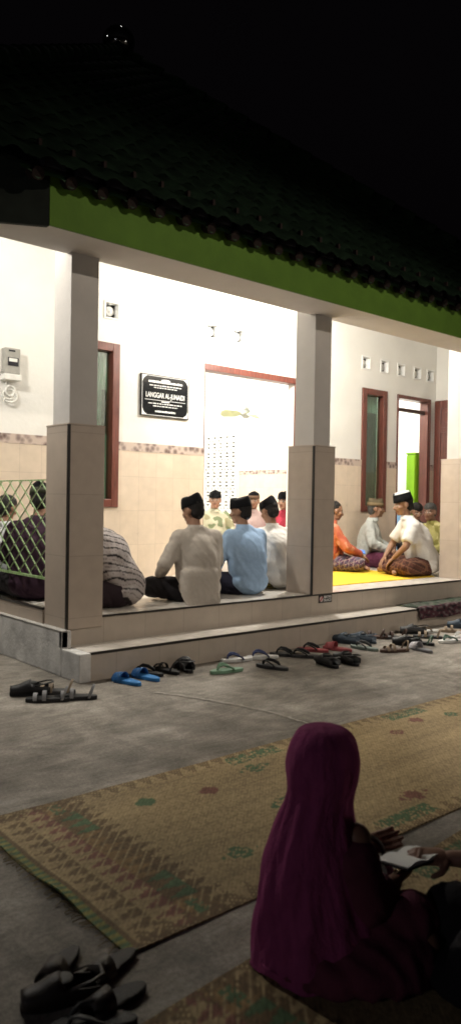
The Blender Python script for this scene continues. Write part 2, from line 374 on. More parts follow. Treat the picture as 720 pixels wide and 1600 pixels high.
def rooms():
    # main room: the wall seen through the doorway is its right-hand wall
    f = MB(); f.box(3.5, 11.17, Yw+.152, 12.6, ZF-.2, ZI); obj('room_floor', f, M['floor'], hall)
    w = MB(); w.box(9.7, 9.8, Yw+.152, 12.6, ZI, 4.1); w.box(3.5, 9.7, 12.5, 12.6, ZI, 4.1); w.box(3.5, 3.6, Yw+.152, 12.5, ZI, 4.1)
    w = obj('room_wall', w, M['wall_white'], hall)
    d = MB(); d.box(9.688, 9.6995, Yw+.16, 11.02, ZI+.001, 1.88); obj('tile_dado', d, M['dado'], w)
    b = MB(); b.box(9.684, 9.6995, Yw+.16, 11.02, 1.88, 1.96); obj('border_band', b, M['border'], w)
    c = MB(); c.box(3.5, 11.17, Yw+.152, 12.6, 4.101, 4.15); obj('room_ceiling', c, M['wall_white'], hall)
    # pierced vent-block screen let into that wall
    s = MB(); ya, yb, za, zb = 11.06, 12.40, ZI+.002, 2.66; n, mrows = 7, 11
    py, pz = (yb-ya)/n, (zb-za)/mrows
    for i in range(n+1): s.box(9.64, 9.70-.001, ya+i*py-.017, ya+i*py+.017, za, zb)
    for k in range(mrows+1): s.box(9.643, 9.699, ya, yb, za+k*pz-.017, za+k*pz+.017)
    for i in range(n):
        for k in range(mrows):
            cy, cz = ya+(i+.5)*py, za+(k+.5)*pz
            s.box(9.646, 9.698, -py*.5, py*.5, -.011, .011, Matrix.Translation((0, cy, cz)) @ Matrix.Rotation(R(45), 4, 'X'))
            s.box(9.649, 9.697, -py*.5, py*.5, -.011, .011, Matrix.Translation((0, cy, cz)) @ Matrix.Rotation(R(-45), 4, 'X'))
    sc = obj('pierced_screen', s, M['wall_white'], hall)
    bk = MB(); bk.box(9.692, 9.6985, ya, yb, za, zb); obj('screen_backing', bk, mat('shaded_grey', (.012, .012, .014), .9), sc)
    # second room to the right
    w = MB(); w.box(11.05, 11.17, Yw+.152, 12.6, 1.42, 4.1); w.box(9.8, 11.05, 12.5, 12.6, 1.42, 4.1); w2 = obj('room_wall', w, M['wall_white'], hall)
    b = MB(); b.box(11.05, 11.17, Yw+.152, 12.6, ZI, 1.42); b.box(9.8, 11.05, 12.5, 12.6, ZI, 1.42); obj('blue_dado', b, M['wall_blue'], w2)
    t = thing('lime_cupboard', 'narrow lime green cupboard inside the bright room behind the open door', 'cupboard', (10.92, 7.775, ZI))
    q = MB(); q.box(-.18, .12, -.09, .09, .06, 1.66); obj('body', q, M['lime'], t, bevel=.008)
    q = MB(); q.box(-.20, .125, -.10, .10, 1.662, 1.69); obj('top', q, M['lime'], t, bevel=.005)
    q = MB(); q.box(-.20, -.182, -.085, .085, .08, 1.64); dd = obj('door', q, M['lime'], t, bevel=.005)
    q = MB(); q.box(-.225, -.201, .05, .062, .85, 1.0); obj('handle', q, M['chrome'], dd)
    q = MB(); q.box(-.16, .10, -.07, .07, 0, .06); obj('plinth_block', q, M['lime'], t)
rooms()

def fan():
    t = thing('ceiling_fan', 'pale yellow-green ceiling fan hanging in the bright hall seen through the doorway', 'fan', (8.35, 9.35, 2.80))
    q = MB(); q.frus((0, 0, .12), .012, (0, 0, 1.298), .012); obj('rod', q, M['whiteplastic'], t, True)
    q = MB(); q.frus((0, 0, .06), .07, (0, 0, .12), .045); q.frus((0, 0, -.02), .085, (0, 0, .06), .085); q.ell((0, 0, -.02), (.07, .07, .045)); obj('motor', q, cm((.45, .46, .42)), t, True)
    for k, a in enumerate((150, 265, 20)):
        q = MB(); m = Matrix.Rotation(R(a), 4, 'Z') @ Matrix.Rotation(R(38), 4, 'X')
        q.prism([(.08, -.03), (.16, -.075), (.36, -.085), (.42, -.04), (.42, .04), (.36, .08), (.16, .07), (.08, .03)], .012, .022, m)
        obj('blade', q, cm((.60, .64, .40)), t, bevel=.003)
fan()

def pillar(x, z0, parent):
    y0 = 5.20; W, D = .32, .36; zc = 1.925
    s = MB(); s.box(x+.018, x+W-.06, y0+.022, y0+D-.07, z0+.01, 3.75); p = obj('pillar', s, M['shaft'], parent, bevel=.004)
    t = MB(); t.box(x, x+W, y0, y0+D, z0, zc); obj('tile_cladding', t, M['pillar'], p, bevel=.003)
    c = MB(); c.box(x-.004, x+.016, y0-.004, y0+.016, z0-.001, zc+.002); obj('corner_trim', c, M['black'], p)
    c = MB(); c.box(x-.003, x+W+.003, y0-.003, y0+D+.003, zc+.0005, zc+.012); obj('cap_ledge', c, M['pillar'], p)
pillar(2.835, .345, hall); pillar(5.565, ZF+.001, hall); pillar(8.31, ZF+.001, hall)

def floor_steps():
    f = MB(); f.box(2.84, X1+.15, 5.224, Yw, .28, ZF); obj('porch_floor', f, M['floor'], hall)
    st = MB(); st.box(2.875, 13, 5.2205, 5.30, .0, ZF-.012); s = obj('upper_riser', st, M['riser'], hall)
    n = MB(); n.box(2.99, 13, 5.209, 5.2235, ZF-.014, ZF+.002); obj('nosing_strip', n, M['black'], s)
    lo = MB(); lo.box(2.875, 13, 4.90, 5.2195, .002, .203); l = obj('low_step', lo, M['riser'], hall)
    n = MB(); n.box(2.872, 13, 4.893, 4.908, .199, .2175); obj('nosing_strip', n, M['black'], l)
    n = MB(); n.box(2.868, 13, 4.9085, 5.2198, .2035, .216); obj('tread', n, M['floor'], l)
    p = MB(); p.box(2.775, 2.874, 4.885, 5.16, 0, .214); p.box(2.775, 2.86, 5.16, 13, 0, .345); p.box(2.775, 2.835, 5.16, 5.2, .214, .345)
    obj('plinth', p, M['plinth'], hall, bevel=.008)
    c = MB(); c.box(2.82, 2.8395, 5.56, 13, .346, ZF+.03); k = obj('side_curb', c, M['pillar'], hall); 
    c = MB(); c.box(2.815, 2.845, 5.56, 13, ZF+.0305, ZF+.045); obj('nosing_strip', c, M['black'], k)
    c = MB(); c.box(2.77, 2.834, 5.155, 13, .3455, .350); obj('plinth_ledge', c, mat('pale_mortar', (.5, .48, .45), .85, .12, 20), hall)
floor_steps()

def eaves():
    # beam / soffit slab with the green fascia, ending where the shade-painted return board starts
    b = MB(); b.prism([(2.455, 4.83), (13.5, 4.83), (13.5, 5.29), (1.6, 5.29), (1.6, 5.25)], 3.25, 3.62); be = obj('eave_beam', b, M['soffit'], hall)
    f = MB(); f.box(2.455, 13.5, 4.81, 4.829, 3.245, 3.66); obj('fascia', f, M['green'], be)
    a = MB(); a.prism([(2.45, 4.808), (1.2, 5.50), (1.2, 5.54), (2.45, 4.848)], 3.235, 3.72); obj('shaded_return_board', a, M['darkboard'], be)  # unlit side of the fascia, its shade painted into the board colour
eaves()

AX, AY, AZ, KR = 6.09, 9.8, 8.02, .855
def roof():
    half = AY-4.62; ze = AZ-KR*half
    tw = .25; rl_ = .235
    hr = 6.51
    def slope(name, org, du, dn, m, depth, hl, hr_):
        mb = MB(); per = 10; rows = int(depth/rl_); rl = depth/rows
        def surf(u, s, lift):      # u along the eave, s distance up the slope in plan
            ph = (u/tw) % 1.0
            w = .028*math.cos(2*PI*ph) + (.020 if .35 < ph < .65 else 0)
            return Vector((org[0], org[1], 0))+du*u+dn*s+Vector((0, 0, ze+(AZ-ze)*s/depth+w+lift))
        for r in range(rows):
            s0, s1 = r*rl-.04, (r+1)*rl; k0, k1 = 1-max(s0, 0)/depth, 1-s1/depth
            us = [(-hl+tw*i/per) for i in range(int((hl+hr_)/tw*per)+1)]
            us = [u for u in us if -hl*k0 <= u <= hr_*k0]
            if len(us) < 3: continue
            A = [surf(u, s0, .052) for u in us]; B = [surf(max(-hl*k1-.02, min(hr_*k1+.02, u)), s1, .0) for u in us]
            D = [p-Vector((0, 0, .035)) for p in A]; n = len(us)
            mb.add(A+B+D, [(i, i+1, n+i+1, n+i) for i in range(n-1)]+[(2*n+i, 2*n+i+1, i+1, i) for i in range(n-1)])
        return obj(name, mb, m, rf, True)
    rf = MB(); a = .06
    rf.add([(AX-half+.1, AY-half+.1, ze-.02), (AX+hr-.1, AY-half+.1, ze-.02), (AX+hr-.1, AY+half-.1, ze-.02), (AX-half+.1, AY+half-.1, ze-.02), (AX, AY, AZ-.1)],
           [(0, 1, 4), (1, 2, 4), (2, 3, 4), (3, 0, 4)])
    rf = obj('roof', rf, M['darkboard'], hall)
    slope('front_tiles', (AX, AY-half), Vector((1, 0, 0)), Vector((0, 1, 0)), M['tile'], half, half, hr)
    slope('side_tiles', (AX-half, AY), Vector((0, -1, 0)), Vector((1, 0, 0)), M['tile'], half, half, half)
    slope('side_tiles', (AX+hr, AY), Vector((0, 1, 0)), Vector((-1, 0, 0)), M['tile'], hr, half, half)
    # ridge caps along the hips
    for sx in (-1, 1):
        for sy in (-1, 1):
            h = MB(); n = 26
            for i in range(n):
                t0, t1 = i/n, (i+1.12)/n
                p = [Vector((AX+sx*(half if sx < 0 else hr)*(1-t), AY+sy*half*(1-t), ze+.05+KR*half*t)) for t in (t0, t1)]
                h.frus(p[0], .11, p[1], .085, 12)
            obj('hip_cap', h, M['tile'], rf, True)
    # eave course: big lipped tiles hanging over the fascia, clay ends and grey pans
    e, c, g = MB(), MB(), MB(); xs = [2.2+tw*i/12 for i in range(int((AX+hr-2.2)/tw)*12)]
    y = 4.735
    def w(x): 
        ph = ((x-2.2)/tw) % 1.0
        return -.035*math.exp(-((ph-.5)/.16)**2)
    n = len(xs)
    top = [(x, y, 3.585+w(x)) for x in xs]; bot = [(x, y-.004, 3.545+w(x)*1.3) for x in xs]; back = [(x, 4.86, 3.665+w(x)) for x in xs]
    e.add(top+bot+back, [(i, i+1, n+i+1, n+i) for i in range(n-1)]+[(i, 2*n+i, 2*n+i+1, i+1) for i in range(n-1)])
    pm = mat('grey_pan', (.016, .015, .018), .8, .3, 14)
    ec = obj('eave_course', e, cm((.012, .040, .012), .6, .35), rf, True)
    for i in range(int((AX+hr-2.25)/tw)):
        x = 2.2+tw*(i+.5)
        if i > 44: break
        c, g = MB(), MB()
        c.frus((x, y-.012, 3.535), .045, (x, y+.09, 3.575), .045, 12); obj('tile_end', c, M['clay'], ec)
        c = MB(); c.box(x-.012, x+.012, 4.70, 4.74, 3.69, 3.76); obj('clip', c, M['clay'], ec)
        g.box(x+.045, x+tw-.045, 4.72, 4.80, 3.605, 3.685); obj('pan_tile', g, pm, ec)
    # finial: ball on a stem with a crescent
    f = MB(); f.frus((AX, AY, AZ-.15), .12, (AX, AY, AZ+.02), .08); f.ell((AX, AY, AZ+.19), (.24, .24, .215), n=40, m=24); f.frus((AX, AY, AZ+.39), .02, (AX, AY, AZ+.41), .008)
    obj('dome_finial', f, M['chrome'], hall, True)
roof()

# ------------------------------------------------------------------ fittings on the wall
def text_mb(body, size, loc, parent, name, m, width=None, extr=.001):
    cu = bpy.data.curves.new(name, 'FONT'); cu.body = body; cu.size = size; cu.align_x = 'CENTER'; cu.align_y = 'CENTER'; cu.extrude = extr; cu.offset = size*.012
    t = bpy.data.objects.new('tmp', cu); COL.objects.link(t)
    dg = bpy.context.evaluated_depsgraph_get(); me = bpy.data.meshes.new_from_object(t.evaluated_get(dg)); bpy.data.objects.remove(t)
    w = max(v.co.x for v in me.vertices)-min(v.co.x for v in me.vertices); k = (width/w) if width else 1
    rot = Matrix.Rotation(R(90), 4, 'X')
    for v in me.vertices: v.co = rot @ Vector((v.co.x*k, v.co.y, v.co.z))
    me.materials.clear(); me.materials.append(m)
    o = bpy.data.objects.new(name, me); COL.objects.link(o); o.parent = parent; o.location = loc; return o
def plaque():
    t = thing('wall_plaque', 'black stone plaque with white engraved lettering on the wall beside the doorway', 'plaque', (5.372, Yw-.001, 2.36))
    q = MB(); q.box(-.357, .357, -.025, 0, 0, .50); obj('slab', q, M['plaque'], t, bevel=.004)
    q = MB(); y = -.0262; q.box(-.342, .342, y, -.0245, .012, .0175); q.box(-.342, .342, y, -.0245, .4825, .488); q.box(-.342, -.337, y, -.0245, .0175, .4825); q.box(.337, .342, y, -.0245, .0175, .4825)
    for sx in (-1, 1):
        for z, sz in ((.018, 1), (.482, -1)):
            q.add([(sx*.336, y, z), (sx*.27, y, z), (sx*.30, y, z+sz*.02), (sx*.318, y, z+sz*.035), (sx*.336, y, z+sz*.075)], [(0, 1, 2), (0, 2, 3), (0, 3, 4)])
    obj('border_line', q, M['lettering'], t)
    text_mb('LANGGAR AL-JUNAIDI', .085, (0, -.0262, .255), t, 'title_lettering', M['lettering'], .57)
    q = MB(); rnd = random.Random(5)
    def row(z, half, h, gap=.010):
        x = -half
        while x < half:
            w = min(rnd.uniform(.02, .06), half-x); q.box(x, x+w, y, -.0245, z, z+h*rnd.uniform(.75, 1)); x += w+gap
    row(.405, .25, .026, .005); row(.368, .235, .012); row(.343, .17, .011); row(.152, .25, .012); row(.122, .18, .011)
    q.box(-.30, .30, y, -.0245, .196, .201); q.box(-.06, .06, y, -.0245, .178, .19); q.ell((0, y, .438), (.07, .001, .016)); row(.055, .15, .022, .006)
    obj('small_lettering', q, M['lettering'], t)
plaque()
def sticker():
    t = thing('step_sign', 'small black sign with white lettering stuck on the upper step riser below the middle pillar', 'sign', (5.79, 5.2195, .335))
    q = MB(); q.box(-.098, .098, -.006, 0, 0, .082); obj('plate', q, M['black'], t)
    q = MB(); q.ell((-.062, -.0065, .040), (.026, .001, .028)); obj('round_mark', q, mat('pink_white_print', (.6, .45, .45)), t)
    q = MB(); q.tube([(-.08, -.008, .022), (-.044, -.008, .060)], .004); obj('slash_mark', q, cm((.4, .03, .03)), t)
    text_mb('BATAS', .034, (.032, -.0068, .058), t, 'lettering', M['lettering'], .105, .0005); text_mb('SUCI', .034, (.030, -.0068, .025), t, 'lettering', M['lettering'], .105, .0005)
sticker()
def meter():
    t = thing('electric_meter', 'grey electricity meter with a coiled white cable on the wall left of the corner pillar', 'meter', (3.385, Yw, 2.62), 0, None, .86)
    q = MB(); q.box(-.10, .10, -.11, -.001, .02, .33); obj('casing', q, M['meter'], t, bevel=.012)
    q = MB(); q.box(-.062, .075, -.118, -.109, .115, .215); obj('display', q, M['meterdark'], t, bevel=.004)
    q = MB(); q.box(-.05, .055, -.1205, -.1175, .165, .205); obj('display_screen', q, M['whiteplastic'], t)
    q = MB(); q.box(-.05, .03, -.114, -.1095, .285, .305); obj('slot', q, M['meterdark'], t)
    q = MB(); q.box(-.11, .11, -.125, -.002, -.055, .018); obj('terminal_cover', q, M['whiteplastic'], t, bevel=.008)
    q = MB(); q.tube([(-.10, -.05, .04), (-.3, -.03, .05), (-.6, -.02, .05)], .012); q.tube([(.0+.085*math.cos(a)*(.6+a/30), -.04-.012*math.sin(a*.5), -.16-.07*math.sin(a)-a*.006) for a in [k*.3 for k in range(52)]], .013)
    q.tube([(-.04, -.06, -.05), (-.06, -.05, -.1), (-.03, -.04, -.14)], .012); obj('coiled_cable', q, M['whiteplastic'], t, True)
meter()

def railing():
    t = thing('mesh_railing', 'green expanded metal railing panel left of the corner pillar', 'railing', (2.885, 5.56, 0))
    L_ = 2.6; z0, z1 = .705, 1.505
    q = MB(); q.box(-.012, .012, 0, L_, z0-.012, z0+.006); q.box(-.006, .006, 0, L_, z1-.004, z1+.006); q.box(-.012, .012, L_-.02, L_, z0-.27, z1)
    q.box(-.010, .010, .001, .012, z0, z1); obj('frame', q, M['meshgreen'], t)
    q = MB(); pw, ph = .20, .150
    k = z1-z0
    for d in (-1, 1):
        s = pw/ph; n = int((L_+k*s)/pw)+2
        for i in range(-1, n):
            yb = i*pw-(k*s if d > 0 else 0)+ (k*s if d < 0 else 0)-(k*s if d < 0 else 0)
            yt = yb+d*k*s
            if d < 0: yb, yt = i*pw, i*pw-k*s
            (ya, za), (yb_, zb_) = (yb, z0), (yt, z1)
            def cut(y):  return za+(zb_-za)*(y-ya)/(yb_-ya)
            pts = [(ya, za), (yb_, zb_)]
            if ya > yb_: pts.reverse()
            (a1, b1), (a2, b2) = pts
            if a2 <= .01 or a1 >= L_-.02: continue
            if a1 < .01: b1 = cut(.01); a1 = .01
            if a2 > L_-.02: b2 = cut(L_-.02); a2 = L_-.02
            dy, dz = a2-a1, b2-b1; l = math.hypot(dy, dz)
            if l < .03: continue
            m = Matrix.Translation((0, (a1+a2)/2, (b1+b2)/2)) @ Matrix.Rotation(math.atan2(dz, dy), 4, 'X') @ Matrix.Rotation(R(35*d), 4, 'Y')
            q.box(-.008+.001*d, .008+.001*d, -l/2, l/2, -.0035, .0035, m)
    obj('diamond_mesh', q, M['meshgreen'], t)
railing()

# ------------------------------------------------------------------ woven mats
def pattern_mat(name, label, loc, rz, L_, W_, seed, fringe=True, step=.010):
    t = thing(name, label, 'mat', loc, rz)
    nx, ny = int(L_/step), int(W_/step); rnd = random.Random(seed)
    straw = (.37, .275, .145); red = (.20, .085, .062); grn = (.080, .145, .070); dk = (.150, .098, .048); yel = (.24, .22, .065)
    motifs = []
    for i in range(int(L_/.34)):
        for k in range(3):
            if rnd.random() < .28: continue
            motifs.append((.68+i*.34+rnd.uniform(-.05, .05)+(k % 2)*.15, .24+k*.33+rnd.uniform(-.05, .05), rnd.choice((red, grn, red, grn)), rnd.uniform(.055, .10), rnd.random()))
    def colour(i, k):
        x, y = i*step, k*step; e = min(y, W_-y); c = straw
        tri = abs(((y*14) % 1)-.5)*2
        if x < .50 or L_-x < .5:
            xx = min(x, L_-x)
            if xx < .035: c = yel if (k//2) % 2 else grn
            elif xx < .06: c = dk
            else:
                u = ((xx-.06)/.11) ; band = int(u); fr = u-band
                q = fr > tri
                c = (dk if q else straw) if band == 0 else (red if q else straw) if band == 1 else (dk if q else (.26, .16, .07)) if band == 2 else (dk if fr < tri*.8 else straw)
                if (i*7+k*13) % 5 == 0: c = straw
                if band == 2 and .15 < e < .36: c = grn if q else dk
        if e < .14 and x > .02:
            tr2 = abs(((x*11) % 1)-.5)*2
            c = dk if (e/.14) < tr2*.8 and (i+k) % 3 else c
            if e > .04 and (x % 1.3) < .36 and x > .3 and rnd.random() < .62+.5*noise.noise(Vector((x*14, y*14, 2))): c = grn
        for mx, my, mc, ms, mt in motifs:
            dx, dy = abs(x-mx), abs(y-my)
            if dx > .15 or dy > .12: continue
            d = dx*.8+dy*1.2
            hit = d < ms and not (mt > .4 and .35*ms < d < .5*ms) and (int(dx/.025)+int(dy/.025)) % 3 != 2
            if hit and e > .15 and .55 < x < L_-.55: c = mc
        if c is not straw: c = [.97*a+.03*b for a, b in zip(c, straw)]
        n = .74+.5*rnd.random(); n *= .86+.28*noise.noise(Vector((x*1.2, y*9, seed)))+.14
        if (k % 2) ^ (i % 2): n *= .84
        if k % 8 == 0: n *= .86
        return [min(1, v*n) for v in c]
    vs = []; cs = []
    for k in range(ny+1):
        for i in range(nx+1):
            x, y = i*step, k*step
            z = .006+.004*noise.noise(Vector((x*2, y*2, seed)))+.006*max(0, noise.noise(Vector((x*.9, y*1.1, seed+4))))
            z += .022*max(0, 1-x/.16)**2*max(0, noise.noise(Vector((y*3.5, 3, seed)))+.25)+.010*max(0, 1-min(y, W_-y)/.06)*max(0, noise.noise(Vector((x*2.5, y*.2, seed+2))))
            wob = .010*noise.noise(Vector((x*1.5, 0, seed+9)))
            vs.append((x+.012*noise.noise(Vector((y*2, 7, seed)))*(1 if i < 3 else 0), y+wob, z)); cs += [*colour(i, k), 1]
    mb = MB(); mb.add(vs, [(k*(nx+1)+i, k*(nx+1)+i+1, (k+1)*(nx+1)+i+1, (k+1)*(nx+1)+i) for k in range(ny) for i in range(nx)])
    me = mb.mesh('woven_sheet'); a = me.color_attributes.new('Col', 'FLOAT_COLOR', 'POINT'); a.data.foreach_set('color', cs)
    o = link('woven_sheet', me, M['weave'], t)
    so = o.modifiers.new('thick', 'SOLIDIFY'); so.thickness = .006; so.offset = -1
    if fringe:
        f = MB()
        for k in range(int(W_/.012)):
            y = k*.012+rnd.uniform(-.004, .004); l = rnd.uniform(.01, .05); dy = rnd.uniform(-.02, .02)
            f.tube([(.006, y, .006), (-l*.5, y+dy*.4, .008), (-l, y+dy, .004)], .0014, 5)
        obj('frayed_fringe', f, cm((.26, .20, .10)), t)
    return t
pattern_mat('woven_mat', 'long straw mat with red and green motifs spread on the concrete across the yard', (1.235, 1.865, 0), R(-.3), 4.6, 1.17, 11)
pattern_mat('woven_mat', 'straw mat with green patches under the seated woman in the purple veil', (1.10, .45, 0), R(4.5), 3.2, 1.14, 23)
def yellow_mat():
    q = MB(); n, m = 60, 40; vs = []
    for k in range(m+1):
        for i in range(n+1):
            x = 2.1*i/n; y = 1.35*k/m
            vs.append((x, y, .010+.006*noise.noise(Vector((x*1.7, y*1.7, 2)))))
    q.add(vs, [(k*(n+1)+i, k*(n+1)+i+1, (k+1)*(n+1)+i+1, (k+1)*(n+1)+i) for k in range(m) for i in range(n)])
    o = obj('yellow_mat', q, M['yellow'], None, True); o.location = (6.2, 5.62, ZF); so = o.modifiers.new('t', 'SOLIDIFY'); so.thickness = .008; so.offset = -1
    tag(o, 'plain bright yellow floor mat on the porch between the middle and right pillars', 'mat')
yellow_mat()
def doormat():
    t = thing('doormat', 'dark red and green patterned cloth mat draped over the edge of the low step', 'doormat', (6.93, 0, 0))
    prof = [(5.19, .224), (5.10, .226), (5.0, .226), (4.93, .227), (4.893, .226), (4.880, .21), (4.876, .17), (4.872, .13), (4.868, .10)]
    P2 = []
    for (a, b), (c, d) in zip(prof, prof[1:]):
        for k in range(4): P2.append((a+(c-a)*k/4, b+(d-b)*k/4))
    P2.append(prof[-1]); n = 70; vs = []; cs = []; rnd = random.Random(2)
    for i in range(n+1):
        x = 1.25*i/n
        for j, (y, z) in enumerate(P2):
            f = max(0, (j-18)/18)
            vs.append((x+.02*noise.noise(Vector((z*9, y*9, 1)))+.01*f*math.sin(9*x), y-f*.012*(1+math.sin(x*22+j*.1)), z+.006*noise.noise(Vector((x*8, y*8, 3)))+(.01*math.sin(x*9) if j > 30 else 0)))
            v = noise.noise(Vector((x*16, (y+z)*30, 5)))
            c = (.06, .085, .06) if j < 14 else (.07, .025, .035)
            if v > .22: c = (.13, .11, .11)
            elif v < -.25: c = (.02, .018, .02)
            cs += [*c, 1]
    m = len(P2); q = MB(); q.add(vs, [(i*m+j, (i+1)*m+j, (i+1)*m+j+1, i*m+j+1) for i in range(n) for j in range(m-1)])
    me = q.mesh('cloth'); a = me.color_attributes.new('Col', 'FLOAT_COLOR', 'POINT'); a.data.foreach_set('color', cs)
    o = link('cloth', me, M['cloth_attr'], t, True); so = o.modifiers.new('t', 'SOLIDIFY'); so.thickness = .006; so.offset = 1
doormat()

# ------------------------------------------------------------------ sandals
def sole_poly(L_=.27, W_=.098, side=1, n=30):
    P = []
    for i in range(n):
        a = 2*PI*i/n; y = math.sin(a)*L_/2
        u = (y/L_)+.5
        w = W_/2*(.80+.22*math.sin(PI*(u*1.15-.1))*1.0 - .20*math.exp(-((u-.40)/.16)**2))
        P.append((w*math.copysign(abs(math.cos(a))**.75, math.cos(a))+side*.008*math.sin(PI*u), y))
    return P
def sandal(kind, x, y, deg, col, strap, label, z=0, side=1, tilt=0, size=1):
    t = thing('sandal', label, 'sandal', (x, y, z), R(deg), 'sandals left by the steps' if y > 3 else 'sandals left beside the mat', 1.09 if y > 3 else .82)
    if tilt: t.rotation_euler = (0, R(tilt), R(deg))
    sm = cm(col, .6, .15); st = cm(strap, .5, .15)
    q = MB(); th = .026
    q.prism(sole_poly(side=side), .001, th); so = obj('sole', q, sm, t, bevel=.005)
    if kind in ('flip', 'thick'):
        q = MB()
        for sx in (-1, 1):
            q.tube([(.0, .078, th-.004), (sx*.010, .070, th+.022), (sx*.026, .045, th+.036), (sx*.038, .01, th+.030), (sx*.042, -.03, th+.012), (sx*.041, -.045, th-.006)],
                   [(.006, .006), (.006, .009), (.006, .013), (.006, .013), (.006, .012), (.006, .009)])
        obj('strap', q, st, t, True)
    elif kind == 'slide':
        q = MB(); n = 12; A, B = [], []
        for i in range(n+1):
            a = PI*i/n; A.append((.047*math.cos(a), .015, th-.006+.058*math.sin(a))); B.append((.045*math.cos(a), .095, th-.006+.042*math.sin(a)))
        A2 = [(p[0]*.92, p[1], p[2]-.004) for p in A]; B2 = [(p[0]*.92, p[1], p[2]-.004) for p in B]
        k = n+1; q.add(A+B+A2+B2, [(i, i+1, k+i+1, k+i) for i in range(n)]+[(2*k+i, 3*k+i, 3*k+i+1, 2*k+i+1) for i in range(n)]+[(i, 2*k+i, 2*k+i+1, i+1) for i in range(n)]+[(k+i, k+i+1, 3*k+i+1, 3*k+i) for i in range(n)])
        obj('strap', q, st, t, True)
    elif kind == 'bands':
        for yy, w, h in ((.075, .024, .036), (.02, .024, .050), (-.085, .014, .075)):
            q = MB(); n = 12
            lean = .03 if yy < 0 else 0
            pts = [(.046*math.cos(PI*i/n), yy-lean*math.sin(PI*i/n), th-.006+h*math.sin(PI*i/n)) for i in range(n+1)]
            rings = [[(p[0], p[1]-w/2, p[2]), (p[0], p[1]+w/2, p[2]), (p[0]*.93, p[1]+w/2, p[2]-.004), (p[0]*.93, p[1]-w/2, p[2]-.004)] for p in pts]
            q.loft([[Vector(v) for v in r] for r in rings]); obj('strap', q, st, t)
    elif kind == 'clog':
        q = MB(); n = 18; rings = []
        for i in range(15):
            u = i/14; yy = -.115+.245*u
            w = .047*(1-.30*max(0, (u-.7)/.3)**2-.12*max(0, (.25-u)/.25)); h = (.040+.030*math.sin(min(1, u*1.25)*PI)) if u < .92 else .035
            if u < .45:      # open heel: low side walls only
                hh = .030+.03*u
                ring = [(w*1.0, yy, th-.004), (w*1.04, yy, th+hh), (w*.90, yy, th+hh), (w*.86, yy, th), (-w*.86, yy, th), (-w*.90, yy, th+hh), (-w*1.04, yy, th+hh), (-w, yy, th-.004)]
            else:
                hh = h
                ring = [(w*1.0, yy, th-.004), (w*1.04, yy, th+hh*.55), (w*.72, yy, th+hh*.95), (w*.25, yy, th+hh*1.08), (-w*.25, yy, th+hh*1.08), (-w*.72, yy, th+hh*.95), (-w*1.04, yy, th+hh*.55), (-w, yy, th-.004)]
            rings.append([Vector(p) for p in ring])
        q.loft(rings); u_ = obj('upper', q, st, t, True)
        q = MB(); q.ell((0, -.005, th+.056), (.036, .03, .006)); obj('opening', q, M['strap'], u_, True)
        q = MB(); q.tube([(.044, -.02, th+.04), (.044, -.09, th+.055), (.025, -.128, th+.06), (-.025, -.128, th+.06), (-.044, -.09, th+.055), (-.044, -.02, th+.04)], [(.003, .008)]*6); obj('heel_strap', q, st, t, True)
K = (.016, .016, .017); DG = (.05, .05, .052); SIL = (.22, .22, .225); BLU = (.03, .17, .42); GRN = (.17, .30, .20); WHT = (.62, .62, .60); NAV = (.03, .045, .13)
RED = (.25, .05, .055); BRN = (.07, .04, .03); SLT = (.055, .075, .10); TAN = (.26, .20, .14)
